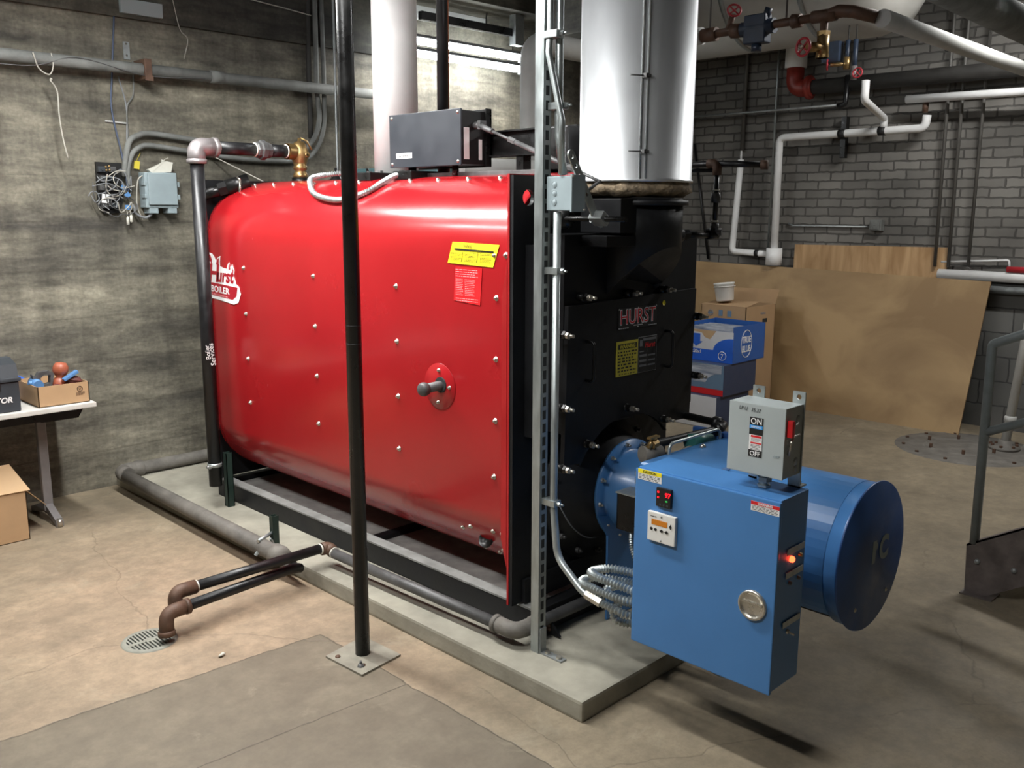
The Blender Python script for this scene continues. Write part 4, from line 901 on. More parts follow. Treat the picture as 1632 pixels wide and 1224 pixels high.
# ================================================================== BACK WALL
q = MB(); q.tube([(-.5, 5.82, 2.632), (4.6, 5.82, 2.644)], .036, 0, 18); wp_ = tag(q.build('wall_pipe', 'greypipe'), 'long dusty grey pipe running horizontally across the rear concrete wall', 'pipe')
q = MB(); q.cyl((3.05, 5.82, 2.642), (3.14, 5.82, 2.642), .040, 18); q.build('coupling', 'greypipe', wp_)
q = MB(); q.box(2.60, 2.645, 5.775, 5.95, 2.58, 2.70, .003); q.box(2.598, 2.648, 5.77, 5.776, 2.57, 2.60); q.build('pipe_strap', 'iron', wp_)
tag(MB().box(2.525, 2.79, 5.885, 5.915, 2.972, 3.058, .004).build('wall_plate', 'greypaint'), 'pale grey rectangular metal plate high on the rear wall', 'plate')
q = MB(); q.prism([(2.546, 2.707), (2.585, 2.707), (2.585, 2.812), (2.546, 2.812)], fY, 5.942, 5.948, holes=[circ(2.565, 2.80, .007, 10), circ(2.565, 2.73, .007, 10)])
tag(q.build('wall_bracket', 'galvdull'), 'small drilled steel bracket on the rear wall just above the long grey pipe', 'bracket')
# grey meter enclosure
mb_ = thing('meter_box', (2.69, 5.9, 1.76), 'light grey plastic enclosure with two feet mounted on the rear wall', 'enclosure')
q = MB(); q.box(2.585, 2.80, 5.855, 5.948, 1.795, 2.02, .012, 3); q.build('body', 'greybox', mb_)
q = MB(); q.box(2.60, 2.79, 5.838, 5.856, 1.815, 2.015, .008, 3); q.build('lid', 'greybox', mb_)
for x in (2.605, 2.73): q = MB(); q.box(x, x+.06, 5.86, 5.945, 1.762, 1.80, .005); q.build('mounting_foot', 'greybox', mb_)
for z in (1.87, 1.95):
    q = MB(); q.box(2.578, 2.59, 5.85, 5.90, z-.012, z+.012, .003); q.box(2.797, 2.812, 5.85, 5.90, z-.02, z+.012, .003); q.build('hinge', 'greybox', mb_)
q = MB(); random.seed(11)
vs = [(2.615, 2.03), (2.66, 2.055), (2.715, 2.085), (2.72, 2.10), (2.745, 2.09), (2.79, 2.08), (2.765, 2.03), (2.70, 2.022), (2.64, 2.022)]
q.prism(vs, fY, 5.86, 5.90)
for v in q.b.verts: v.co += V([random.uniform(-.006, .006) for _ in range(3)])
tag(q.build('crumpled_paper', 'paper'), 'crumpled white paper stuck on top of the grey wall enclosure', 'paper')
# terminal board
tb = thing('terminal_board', (2.39, 5.93, 1.74), 'black telephone terminal board tangled with wires on the rear wall', 'terminal board')
q = MB(); q.prism([(2.318, 2.075), (2.475, 2.073), (2.47, 1.84), (2.44, 1.765), (2.345, 1.76), (2.315, 1.80)], fY, 5.925, 5.95); q.build('backboard', 'blackink', tb)
random.seed(21)
for k in range(10):
    x, z = 2.345+(k % 2)*.055+random.uniform(-.01, .01), 2.03-(k//2)*.055
    q = MB(); q.box(x-.022, x+.022, 5.893, 5.926, z-.017, z+.017, .004); q.cyl((x, 5.90, z), (x, 5.885, z), .008, 8); q.build('terminal_block', 'steeldirty' if k % 3 else 'plasticgrey', tb)
q = MB()
for dx_, dz in ((0, 0), (.02, .004), (.002, -.02), (.022, -.018)): q.lathe([(0, .004), (.006, .003), (.007, 0)], (2.362+dx_, 5.89, 2.045+dz), (0, -1, 0), 8)
q.build('brass_terminal', 'brass', tb)
tg = MB(); tg.box(2.318, 2.362, 5.878, 5.881, 1.825, 1.88, mat=Matrix.Rotation(.12, 4, 'Y').to_3x3()); tg.build('white_tag', 'white', tb)
for x, z, r in ((2.455, 1.92, .5), (2.475, 1.875, -.6), (2.472, 1.80, 0)): q = MB(); q.box(x-.017, x+.017, 5.868, 5.876, z-.014, z+.014, .002, mat=Matrix.Rotation(r, 4, 'Y').to_3x3()); q.build('blue_tape_flag', 'bluetape', tb)
def wire(pts, r, mat, name, par): q = MB(); q.tube([tuple(p) for p in smooth(pts, 7)], r, 0, 6); return q.build(name, mat, par)
random.seed(4)
W_ = [[(2.30, 1.99), (2.32, 1.96), (2.38, 1.965), (2.40, 1.98)], [(2.36, 2.0), (2.345, 1.92), (2.38, 1.87), (2.44, 1.88), (2.47, 1.93)], [(2.29, 1.88), (2.34, 1.89), (2.39, 1.92), (2.42, 1.97)],
      [(2.27, 1.95), (2.265, 1.89), (2.28, 1.83), (2.32, 1.78), (2.39, 1.74), (2.44, 1.76)], [(2.40, 2.0), (2.44, 2.03), (2.47, 2.0), (2.485, 1.93), (2.50, 1.90)], [(2.41, 1.83), (2.43, 1.77), (2.47, 1.80), (2.50, 1.83), (2.50, 1.79), (2.47, 1.77)],
      [(2.23, 1.865), (2.25, 1.89), (2.29, 1.89), (2.30, 1.85), (2.27, 1.83), (2.25, 1.87)], [(2.35, 1.94), (2.34, 1.86), (2.37, 1.80), (2.42, 1.82)], [(2.45, 1.95), (2.50, 1.88), (2.51, 1.99), (2.50, 1.95)]]
for k in range(9):
    cx, cz, rr = 2.39+random.uniform(-.06, .08), 1.90+random.uniform(-.11, .10), random.uniform(.03, .075); a = random.uniform(0, 6.28)
    W_.append([(cx+rr*1.1*math.cos(a+t*.9)*(1+.12*t), cz+rr*math.sin(a+t*.9)) for t in range(5)])
for k, w_ in enumerate(W_): wire([(x, 5.875+random.uniform(-.02, .015), z) for x, z in w_], .0032, ['wire', 'wirewhite', 'wire', 'steeldirty'][k % 4], 'wire', tb)
for (x, z0, z1, mm) in ((2.468, 1.79, 1.69, 'paper'), (2.49, 1.79, 1.705, 'tape')):
    q = MB(); q.cyl((x, 5.88, z0), (x+.002, 5.88, z1+.05), .0025, 6); q.lathe([(0, 0), (.010, .003), (.009, .04), (.004, .055), (0, .056)], (x+.002, 5.88, z1), (0, 0, 1), 8); q.build('taped_wire_end', mm, tb)
# cables rising
def cab(name, pts, r, mat, lab, cat='cable'): q = MB(); q.tube([tuple(p) for p in smooth(pts, 6)], r, 0, 8); return tag(q.build(name, mat), lab, cat)
cab('cable', [(2.505, 5.935, 3.0), (2.46, 5.935, 2.6), (2.44, 5.93, 2.40), (2.475, 5.92, 2.15), (2.48, 5.90, 2.05), (2.49, 5.885, 1.90)], .006, 'bluewire', 'slate blue cable rising up the rear wall from the terminal board')
cab('cable', [(2.60, 5.94, 2.70), (2.585, 5.935, 2.50), (2.54, 5.935, 2.42), (2.53, 5.93, 2.25), (2.515, 5.92, 2.05), (2.51, 5.90, 1.98)], .0055, 'greypipe', 'grey cable climbing from the terminal board to the drilled bracket')
cab('cable', [(2.50, 5.94, 2.60), (2.535, 5.935, 2.42), (2.52, 5.93, 2.20), (2.505, 5.915, 2.05), (2.495, 5.90, 2.0)], .005, 'wire', 'grey cable dropping from behind the long pipe to the terminal board')
cab('wall_clip_bar', [(2.40, 5.94, 2.325), (2.54, 5.94, 2.318)], .006, 'whitedull', 'small horizontal bar clipped across the cables on the rear wall', 'clip')
cab('cable', [(2.50, 5.90, 1.83), (2.52, 5.89, 1.80), (2.53, 5.89, 1.76), (2.58, 5.885, 1.735), (2.62, 5.885, 1.75), (2.635, 5.89, 1.775)], .008, 'wire', 'thick grey cable looping under the grey enclosure to the terminal board')
cab('cord', [(2.59, 5.89, 2.0), (2.555, 5.885, 1.97), (2.54, 5.885, 1.88), (2.54, 5.885, 1.80), (2.57, 5.89, 1.72)], .004, 'wirewhite', 'thin pale cord hanging between terminal board and enclosure', 'cord')
cab('cord', [(2.71, 5.90, 2.06), (2.74, 5.90, 2.10), (2.77, 5.90, 2.115)], .003, 'wirewhite', 'stub of pale cord sticking up from the crumpled paper', 'cord')
q = MB(); q.box(2.555, 2.59, 5.925, 5.93, 2.04, 2.09, mat=Matrix.Rotation(.15, 4, 'Y').to_3x3()); q.cyl((2.57, 5.928, 2.085), (2.60, 5.928, 2.14), .002, 6); tag(q.build('yellow_tag', 'yellowdull'), 'small yellow tag hanging under the bent conduits', 'tag')
cab('conduit', [(2.48, 5.90, 1.99), (2.485, 5.90, 2.06), (2.52, 5.90, 2.20), (2.58, 5.90, 2.245), (2.66, 5.90, 2.262), (2.9, 5.90, 2.243), (3.3, 5.90, 2.205), (3.72, 5.90, 2.20), (3.86, 5.90, 2.27), (3.935, 5.90, 2.43), (3.925, 5.90, 2.66), (3.93, 5.90, 3.3)], .0185, 'greypipe', 'upper dusty conduit arching from the terminal board behind the riser elbow', 'conduit')
cab('conduit', [(2.50, 5.90, 1.93), (2.50, 5.90, 2.03), (2.535, 5.90, 2.13), (2.59, 5.90, 2.175), (2.66, 5.90, 2.188), (2.9, 5.90, 2.165), (3.3, 5.90, 2.13), (3.74, 5.90, 2.135), (3.88, 5.90, 2.20), (3.965, 5.90, 2.36), (3.985, 5.90, 2.6), (3.985, 5.90, 3.3)], .0165, 'greypipe', 'lower dusty conduit arching beneath its twin along the rear wall', 'conduit')
cab('black_cable', [(3.90, 5.92, 3.6), (3.875, 5.92, 2.9), (3.87, 5.92, 2.3)], .018, 'darkinsul', 'black vertical cable on the rear wall left of the twin conduits')
cab('steel_rod', [(3.815, 5.5, ZT), (3.808, 5.5, 2.6), (3.805, 5.5, 2.0)], .009, 'galvdull', 'thin grey rod hanging just left of the black pole near rear wall', 'rod')
cab('steel_rod', [(3.845, 5.5, ZT), (3.84, 5.5, 2.6), (3.83, 5.5, 2.0)], .008, 'galvdull', 'second thin grey rod pressed against the first beside the black pole', 'rod')
q = MB()
for pts in ([(1.955, 2.66), (1.985, 2.58), (2.04, 2.55), (2.065, 2.60), (2.06, 2.67)], [(2.035, 2.52), (2.075, 2.46), (2.075, 2.33), (2.085, 2.20), (2.105, 2.08)]):
    q.tube([tuple(p) for p in smooth([(x, 5.775 if i == 0 else 5.79, z) for i, (x, z) in enumerate(pts)], 6)], .004, 0, 6)
q.ball((2.045, 5.785, 2.525), .008, 1)
tag(q.build('cord', 'wirewhite'), 'frayed pale cord hooked over the long grey wall pipe at left', 'cord')
cab('wire', [(2.866, 5.905, 3.12), (2.905, 5.905, 2.93), (2.955, 5.905, 2.87), (2.935, 5.93, 2.75)], .003, 'wirewhite', 'thin crooked wire dangling high on the dark upper rear wall', 'wire')
cab('wire', [(3.37, 5.905, 3.19), (3.66, 5.905, 3.17), (3.90, 5.905, 3.15)], .004, 'wirewhite', 'thin pale wire strung nearly level at the top of the rear wall', 'wire')
cab('wire', [(1.2, 5.79, 2.60), (1.9, 5.79, 2.585), (2.2, 5.785, 2.66), (2.6, 5.785, 2.60), (3.0, 5.785, 2.62)], .003, 'steeldirty', 'thin dark wire wrapped along the long grey wall pipe', 'wire')
cab('wire', [(3.06, 5.90, 2.15), (3.14, 5.7, 2.06), (3.22, 5.5, 1.97)], .004, 'wirewhite', 'thin pale wire slanting behind the horizontal relief pipe', 'wire')

# ================================================================== TABLE AND LEFT THINGS
tbl = thing('work_table', (1.2, 5.5, 0), 'grey laminate work table with pedestal leg against the rear wall', 'table')
q = MB(); q.box(-.2, 1.945, 5.235, 5.90, .692, .72, .006); q.build('tabletop', 'formica', tbl)
q = MB(); q.box(-.2, 1.80, 5.47, 5.50, .60, .69); q.prism([(1.55, .69), (1.90, .69), (1.93, .66), (1.90, .61), (1.70, .61)], fY, 5.40, 5.43); q.build('apron', 'blackgloss', tbl)
q = MB(); q.box(1.71, 1.76, 5.52, 5.56, .06, .66, .006); q.prism([(5.36, .0), (5.36, .035), (5.52, .10), (5.58, .10), (5.78, .03), (5.78, .0), (5.56, .05), (5.50, .05)], fX, 1.715, 1.755); lg_ = q.build('leg', 'greyleg', tbl)
q = MB(); q.cyl((1.735, 5.365, 0), (1.735, 5.365, .045), .018, 12); q.build('leg_foot', 'bolt', lg_)
# toolbox
tx = thing('toolbox', (1.28, 5.42, .72), 'dark grey plastic toolbox cropped at the left edge of the table', 'toolbox')
q = MB(); q.box(.98, 1.565, 5.27, 5.56, .7205, .885, .012, 3); q.build('body', 'plasticgrey', tx)
q = MB(); q.box(.97, 1.575, 5.26, 5.57, .885, .905, .006); q.prism([(5.27, .905), (5.56, .905), (5.54, .975), (5.44, 1.0), (5.38, 1.0), (5.29, .975)], fX, .98, 1.565); q.build('lid', 'plasticgrey', tx)
q = MB(); q.box(1.40, 1.47, 5.252, 5.272, .84, .93, .004); q.build('latch', 'plasticblack', tx)
text('TOR', .030, (1.44, 5.2685, .775), *FY, 'maker_lettering', 'white', tx, ext=.0005, offset=.001, shear=.2)
tag(MB().box(1.60, 1.70, 5.62, 5.74, .7205, .84, .006).build('blue_can', 'brightblue'), 'small blue container half hidden between toolbox and open carton', 'container')
# parts carton
pc = thing('parts_carton', (1.80, 5.45, .72), 'open shallow cardboard carton full of rusty parts on the table end', 'carton')
q = MB(); xa, xb, ya, yb, za, zb = 1.655, 1.925, 5.275, 5.62, .7205, .835
q.box(xa, xb, ya, ya+.004, za, zb); q.box(xa, xb, yb-.004, yb, za, zb); q.box(xa, xa+.004, ya, yb, za, zb); q.box(xb-.004, xb, ya, yb, za, zb); q.box(xa, xb, ya, yb, za, za+.004)
pco = q.build('box_walls', 'card', pc)
q = MB(); q.torus((1.875, 5.2735, .80), .014, .002, (0, 1, 0), 20, 6); q.prism([(1.868, .803), (1.875, .792), (1.882, .803), (1.875, .80)], fY, 5.273, 5.2745); bars(q, lambda a, b: (a, 5.2735, b), 1.853, 1.90, .762, .782, 3, .5, 3); q.build('box_print', 'iron', pc)
random.seed(9)
q = MB(); q.lathe([(0, 0), (.038, .01), (.04, .03), (.030, .055), (.018, .065), (.034, .08), (.042, .10), (.040, .125), (.028, .145), (0, .15)], (1.815, 5.42, .79), (.15, 0, 1), 18); tag(q.build('pump_bell', 'orange'), 'orange brown hourglass shaped casting, tallest piece in the parts carton', 'casting')
q = MB(); q.prism([(1.685, .80), (1.72, .78), (1.77, .80), (1.79, .88), (1.76, .90), (1.71, .895), (1.695, .87), (1.675, .885)], fY, 5.40, 5.44, holes=[[(1.725, .82), (1.765, .83), (1.77, .875), (1.735, .88), (1.715, .86)]]); tag(q.build('pump_bracket', 'steeldirty'), 'dark grey open steel bracket leaning in the parts carton', 'bracket')
q = MB(); q.cyl((1.69, 5.36, .83), (1.69, 5.45, .84), .028, 16); q.cyl((1.65, 5.40, .845), (1.69, 5.40, .835), .012, 8); tag(q.build('blue_coupling', 'bluetape'), 'round blue coupling at the left rim of the parts carton', 'coupling')
q = MB(); q.box(-.045, .045, -.02, .02, -.008, .008, .004, mat=Matrix.Rotation(-.5, 4, 'Y').to_3x3())
for v in q.b.verts: v.co += V((1.86, 5.36, .865))
tag(q.build('blue_lever_tool', 'bluetape'), 'light blue slanted lever sticking out of the parts carton', 'handle')
for (x, y, z, r, lab) in ((1.775, 5.34, .812, .026, 'dark red round casting in the front of the parts carton'), (1.885, 5.38, .83, .04, 'rusty red lump at the right of the parts carton'), (1.845, 5.45, .82, .035, 'rusty red lump behind the blue handle in the carton'), (1.71, 5.50, .79, .04, 'rusty round casting deep in the back of the carton')):
    q = MB(); q.ball((x, y, z), r, 2, (1, 1, .75)); q.torus((x, y, z), r*.95, r*.2, (.3, .2, 1), 16, 6)
    tag(q.build('rusty_casting', 'rustred'), lab, 'casting')
# cardboard box under table
cb_ = thing('cardboard_box', (1.2, 5.45, 0), 'large open cardboard box on the floor under the table at far left', 'cardboard box')
q = MB(); xa, xb, ya, yb, zb = .95, 1.545, 5.27, 5.62, .285
q.box(xa, xb, ya, ya+.004, 0, zb); q.box(xa, xb, yb-.004, yb, 0, zb); q.box(xb-.004, xb, ya, yb, 0, zb); q.box(xa, xa+.004, ya, yb, 0, zb); q.box(xa, xb, ya, yb, 0, .004); q.build('box_walls', 'card', cb_)
q = MB(); q.quad((xa, ya, zb), (xb+.02, ya-.01, zb-.005), (xb-.03, ya+.14, zb+.12), (xa, ya+.15, zb+.12)); r_ = q.build('flap', 'cardin', cb_); m_ = r_.modifiers.new('s', 'SOLIDIFY'); m_.thickness = .004
q = MB(); q.quad((xb, ya+.02, zb), (xb, yb, zb), (xb+.12, yb, zb-.13), (xb+.13, ya+.1, zb-.14)); r_ = q.build('flap', 'cardin', cb_); m_ = r_.modifiers.new('s', 'SOLIDIFY'); m_.thickness = .004

# ================================================================== PIPES BEHIND / ABOVE THE BOILER
def vpipe(name, x, y, z0, z1, r, mat, lab, cat='pipe', n=24): q = MB(); q.cyl((x, y, z0), (x, y, z1), r, n); return tag(q.build(name, mat), lab, cat)
o = vpipe('insulated_pipe', 3.10, 3.94, 1.975, ZT, .117, 'whitepipe', 'thick white insulated steam pipe rising from the boiler top')
q = MB(); q.lathe([(0, 0), (.17, 0), (.17, .02), (0, .02)], (3.10, 3.94, 1.945), (0, 0, 1), 28); fo_ = q.build('flange', 'blackgloss', o)
for k in range(8):
    a = 2*pi*k/8+.3; x, y = 3.10+.145*math.cos(a), 3.94+.145*math.sin(a); q = MB(); q.hexa((x, y, 1.965), (x, y, 1.99), .015); q.build('flange_bolt', 'steeldirty', fo_)
vpipe('vent_pipe', 3.10, 3.565, 1.93, ZT, .028, 'blackpipe', 'slim black vertical pipe rising right of the thick white pipe')
vpipe('copper_tube', 3.40, 3.87, 1.90, ZT, .0095, 'copper', 'thin copper tube rising close to the slim black pipe', 'tube', 10)
# fluorescent fixture
fx_ = thing('fluorescent_fixture', (5.1, 5.66, 2.9), 'lit twin tube fluorescent fixture hanging before the rear wall', 'light fixture')
for zz in (3.075, 2.982): q = MB(); q.box(4.45, 5.83, 5.65, 5.70, zz, zz+.022, .003); q.build('housing', 'steeldirty', fx_)
M['tube'] = emis('lit_tube', '#f4fbff', 20)
for y, z in ((5.60, 3.045), (5.60, 2.955)): pass
q = MB(); q.cyl((4.47, 5.67, 3.048), (5.82, 5.67, 3.048), .026, 12); q.build('lit_tube', 'tube', fx_)
q = MB(); q.cyl((4.47, 5.67, 2.955), (5.80, 5.67, 2.955), .026, 12); q.build('lit_tube', 'tube', fx_)
for xx in (4.45, 5.81): q = MB(); q.box(xx, xx+.02, 5.65, 5.71, 2.92, 3.09); q.build('end_bracket', 'greypaint', fx_)
# frames in the dark
tag(MB().box(5.62, 5.72, 5.55, 5.62, 3.12, ZT, .004).build('steel_channel', 'galvdull'), 'grey vertical channel behind the lit fixture, right of it', 'channel')
tag(MB().box(4.56, 4.68, 5.80, 5.91, 3.1, ZT, .004).build('steel_channel', 'galv'), 'pale vertical channel on the rear wall beside the white pipe', 'channel')
tag(MB().box(4.66, 5.62, 5.585, 5.63, 3.19, 3.25, .003).build('steel_angle', 'blackgloss'), 'black horizontal angle bar crossing above the lit fixture', 'angle bar')
cab('hanging_cable', [(5.55, 5.70, 3.5), (5.50, 5.70, 3.45), (5.44, 5.70, 3.36), (5.43, 5.70, 3.24)], .006, 'rubber', 'black cable looping above the lit fixture')
tag(MB().box(4.70, 5.60, 5.88, 5.92, 3.26, ZT).build('block_panel', 'whitedull'), 'pale blockwork panel high on the rear wall above the fixture', 'panel')
# second insulated pipe with elbow
q = MB(); q.tube([(4.50, 4.30, 1.70), (4.50, 4.30, 2.86), (5.95, 4.30, 2.86)], .072, .13, 20)
tag(q.build('insulated_pipe', 'whitedull'), 'dull white insulated pipe bending from vertical to horizontal behind the strut post', 'pipe')
tag(MB().box(5.75, 6.45, 4.55, 5.44, 3.16, ZC, .01).build('air_duct', 'concdark'), 'dark overhead duct behind the shiny stack', 'duct')
q = MB(); q.cyl((3.55, 3.95, 2.03), (4.6, 3.90, 2.03), .058, 18); tag(q.build('horizontal_pipe', 'whitedull'), 'short pale insulated pipe lying level behind the black channel beam', 'pipe')
# teal tank
q = MB(); q.box(3.75, 4.5, 4.3, 5.3, .0, 2.06, .02); tag(q.build('teal_cabinet', 'teal'), 'dull teal metal cabinet standing behind the red boiler', 'cabinet')

# ================================================================== RIGHT REAR PIPING
lp = thing('gauge_piping', (4.19, 2.72, 1.68), 'small dark pipe loop with unions and elbow right of the shiny stack', 'pipe')
q = MB(); q.tube([(4.205, 2.95, 2.03), (4.205, 2.68, 2.035), (4.205, 2.68, 1.98)], .016, .02, 12); q.cyl((4.205, 2.69, 2.035), (4.30, 2.47, 2.025), .016, 12); q.cyl((4.205, 2.68, 2.0), (4.205, 2.68, 1.69), .013, 12); q.cyl((4.10, 3.1, 2.0), (4.205, 2.69, 2.0), .010, 8); q.build('black_pipe', 'blackpipe', lp)
q = MB(); q.sweep(fillet([(4.205, 2.735, 2.034), (4.205, 2.68, 2.034), (4.205, 2.68, 1.975)], .03), .024, 14); q.build('elbow', 'iron', lp); q = MB(); q.lathe([(0, 0), (.024, 0), (.024, .035), (.015, .036)], (4.31, 2.45, 2.025), (-.35, 1, 0), 14); q.build('end_cap', 'iron', lp)
q = MB(); q.lathe([(.014, 0), (.024, .0), (.026, .03), (.022, .05), (.014, .052)], (4.205, 2.68, 1.835), (0, 0, 1), 10); q.build('union', 'steeldirty', lp); q = MB(); q.cyl((4.19, 2.72, 1.685), (4.22, 2.645, 1.685), .019, 14); q.cyl((4.205, 2.68, 1.69), (4.205, 2.68, 1.73), .022, 12); q.build('tee', 'steeldirty', lp)
q = MB(); q.cyl((4.205, 2.68, 1.895), (4.205, 2.68, 1.905), .018, 12); q.cyl((4.205, 2.68, 1.735), (4.205, 2.68, 1.745), .018, 12); q.build('thread_tape', 'tape', lp)
lp.location = (3.448, 2.239, 1.701)
for o in lp.children:
    for v_ in o.data.vertices: v_.co *= .823
q = MB(); q.cyl((8.17, 5.27, 1.30), (8.18, 5.50, 2.46), .012, 8); tag(q.build('wall_cable', 'blackpipe'), 'dark cable slanting on the brick wall behind the small pipe loop', 'cable')

tk = thing('storage_tank', (7.15, 4.4, 3.1), 'huge pale wrapped cylindrical tank hung under the ceiling at upper right', 'tank')
q = MB(); q.lathe([(0, -.12), (.22, -.10), (.42, -.03), (.56, .08), (.62, .25), (.62, 2.6), (0, 2.7)], (7.15, 2.98, 3.72), (0, 1, 0), 56); q.build('shell', 'tank', tk)
for y in (4.25, 3.60): q = MB(); q.lathe([(.622, -.02), (.626, -.02), (.626, .02), (.622, .02)], (7.15, y, 3.72), (0, 1, 0), 56); q.build('band', 'galvdull', tk)
q = MB(); q.cyl((7.5, 4.1, 3.25), (7.6, 4.1, 3.0), .0, 4)
wp2 = MB(); wp2.cyl((8.0, 4.321, ZT), (8.0, 4.321, 3.063), .097, 24); wo = tag(wp2.build('insulated_pipe', 'whitepipe'), 'short thick white pipe dropping from the big tank to a red elbow', 'pipe')
q = MB(); q.sweep(fillet([(8.0, 4.321, 3.07), (8.0, 4.321, 2.884), (8.0, 4.137, 2.884)], .10), .078, 22); q.lathe([(.06, 0), (.105, 0), (.105, .03), (.06, .03)], (8.0, 4.16, 2.884), (0, 1, 0), 22)
tag(q.build('red_elbow', 'redpipe'), 'red painted pipe elbow below the short thick white pipe', 'pipe elbow')
q = MB(); q.cyl((8.0, 4.15, 2.884), (8.0, 1.2, 2.874), .064, 20); tag(q.build('black_main_pipe', 'darkinsul'), 'black horizontal main leading right from the red elbow', 'pipe')
# valve train under tank
vt = thing('valve_train', (4.95, 2.8, 2.83), 'dark pipe run with red wheel valves and strainer beneath the big tank', 'valve assembly')
q = MB(); q.cyl((4.95, 3.55, 2.83), (4.95, 3.30, 2.83), .050, 18); q.build('insulation_sleeve', 'whitedull', vt)
q = MB(); q.cyl((4.95, 3.31, 2.83), (4.95, 2.42, 2.84), .0235, 14); q.sweep(fillet([(4.95, 2.50, 2.84), (4.95, 2.44, 2.855), (4.95, 2.36, 2.84), (4.98, 2.24, 2.80)], .03), .033, 14); q.cyl((4.95, 3.30, 2.83), (4.95, 3.20, 2.83), .040, 12); q.lathe([(.02, 0), (.040, 0), (.043, .03), (.04, .06), (.02, .06)], (4.95, 3.04, 2.83), (0, 1, 0), 10)
q.lathe([(.02, 0), (.038, 0), (.040, .05), (.02, .05)], (4.95, 2.66, 2.835), (0, 1, 0), 10); q.cyl((4.95, 2.52, 2.84), (4.95, 2.52, 2.66), .022, 12); q.lathe([(.03, 0), (.034, 0), (.034, .14), (.03, .14)], (4.95, 2.45, 2.84), (0, 1, 0), 14); q.build('iron_pipe', 'iron', vt)
q = MB(); q.box(4.91, 4.99, 2.86, 3.0, 2.74, 2.90, .015, 3); q.cyl((4.95, 3.03, 2.83), (4.95, 2.82, 2.83), .042, 16); q.cyl((4.95, 2.93, 2.74), (4.95, 2.93, 2.70), .03, 12); q.cyl((4.95, 2.88, 2.88), (4.95, 2.86, 2.93), .022, 12); q.build('strainer', 'navyvalve', vt)
def wheel(c, axis, R, par, spokes=4, name='hand_wheel'):
    a = V(axis).normalized(); u = a.orthogonal().normalized(); w = a.cross(u); q = MB(); q.torus(c, R, R*.16, axis, 24, 8); q.ball(c, R*.24, 1)
    for k in range(spokes):
        d = u*math.cos(2*pi*k/spokes)+w*math.sin(2*pi*k/spokes); q.cyl(V(c), V(c)+d*R, R*.12, 6)
    return q.build(name, 'redwheel', par)
q = MB(); q.cyl((4.95, 3.13, 2.83), (4.93, 3.08, 2.92), .018, 10); q.build('valve_stem', 'iron', vt); wheel((4.92, 3.07, 2.94), (-.7, -.6, .4), .038, vt)
q = MB(); q.cyl((4.95, 2.52, 2.74), (4.95, 2.52, 2.62), .033, 14); q.cyl((4.95, 2.52, 2.68), (4.86, 2.56, 2.67), .026, 14); q.hexa((4.95, 2.52, 2.735), (4.95, 2.52, 2.76), .036); q.hexa((4.95, 2.52, 2.62), (4.95, 2.52, 2.64), .036); q.build('gate_valve', 'brass', vt); wheel((4.835, 2.575, 2.67), (-1, .25, 0), .046, vt)
q = MB(); q.lathe([(0, 0), (.012, .0), (.012, .015)], (4.825, 2.578, 2.67), (-1, .25, 0), 8); q.build('wheel_nut', 'bolt', vt)
# lower small valves
v2 = thing('small_valve_group', (6.9, 3.3, 2.8), 'pair of small brass valves with red wheels above the white zigzag pipe', 'valve assembly')
q = MB(); q.cyl((6.9, 3.31, 3.05), (6.9, 3.31, 2.86), .018, 10); q.cyl((6.9, 3.25, 3.05), (6.9, 3.25, 2.80), .018, 10); q.box(6.86, 6.94, 3.36, 3.50, 2.90, 3.05, .01); q.build('dark_body', 'navyvalve', v2)
q = MB(); q.cyl((6.9, 3.31, 2.93), (6.9, 3.31, 2.84), .026, 12); q.cyl((6.9, 3.31, 2.88), (6.86, 3.42, 2.88), .014, 10); q.build('brass_valve', 'brass', v2)
wheel((6.85, 3.44, 2.88), (-.4, 1, 0), .036, v2); wheel((6.85, 3.20, 2.80), (-1, 0, .2), .036, v2)
q = MB(); q.cyl((6.9, 3.25, 2.86), (6.9, 3.25, 2.76), .022, 12); q.build('copper_stub', 'fitting', v2)
def P3(name, pts, r, bend, mat, lab, n=16): q = MB(); q.tube(pts, r, bend, n); return tag(q.build(name, mat), lab, 'pipe')
# wall mounted white pipes (x ~ 8.05)
o = P3('white_pipe', [(7.2, 3.29, 2.79), (7.2, 3.29, 2.64), (8.05, 3.49, 2.575), (8.05, 3.49, 2.50)], .030, .05, 'whitepipe', 'white zigzag pipe dropping to the level white wall pipe')
o = P3('white_pipe', [(8.05, 4.46, 1.34), (8.05, 4.47, 2.462), (8.05, 3.14, 2.475), (8.05, 3.13, 2.58)], .034, .06, 'whitepipe', 'long white wall pipe rising, running level, then turning up on the brick')
for (y, z) in ((3.86, 2.468), (3.50, 2.472)):
    q = MB(); q.cyl((8.05, y-.03, z), (8.05, y+.03, z), .039, 18); q.build('dark_band', 'rubber', o)
q = MB(); q.lathe([(0, 0), (.075, 0), (.075, .16), (0, .16)], (8.05, 4.46, 1.28), (0, 0, 1), 20); q.build('wide_sleeve', 'whitepipe', o)
o2 = P3('white_pipe', [(8.05, 4.53, 1.38), (8.05, 4.92, 1.395), (8.05, 4.87, 2.28)], .030, .05, 'whitepipe', 'shorter white wall pipe left of the wide sleeve, bent at the bottom')
q = MB(); q.cyl((8.05, 4.62, 1.385), (8.05, 4.66, 1.386), .035, 16); q.build('dark_band', 'rubber', o2)
q = MB(); q.cyl((8.05, 4.87, 2.28), (8.05, 4.87, 2.36), .010, 8); q.build('tip', 'whitepipe', o2)
P3('white_pipe', [(8.02, 3.30, 2.715), (7.95, 1.9, 2.69)], .033, 0, 'whitepipe', 'white pipe running level to the right edge just above the elbow')
q = MB(); q.cyl((8.05, 3.15, 2.60), (8.05, 3.15, 2.70), .024, 12); tag(q.build('iron_fitting', 'iron'), 'dark iron fitting between two white pipes at right', 'fitting')
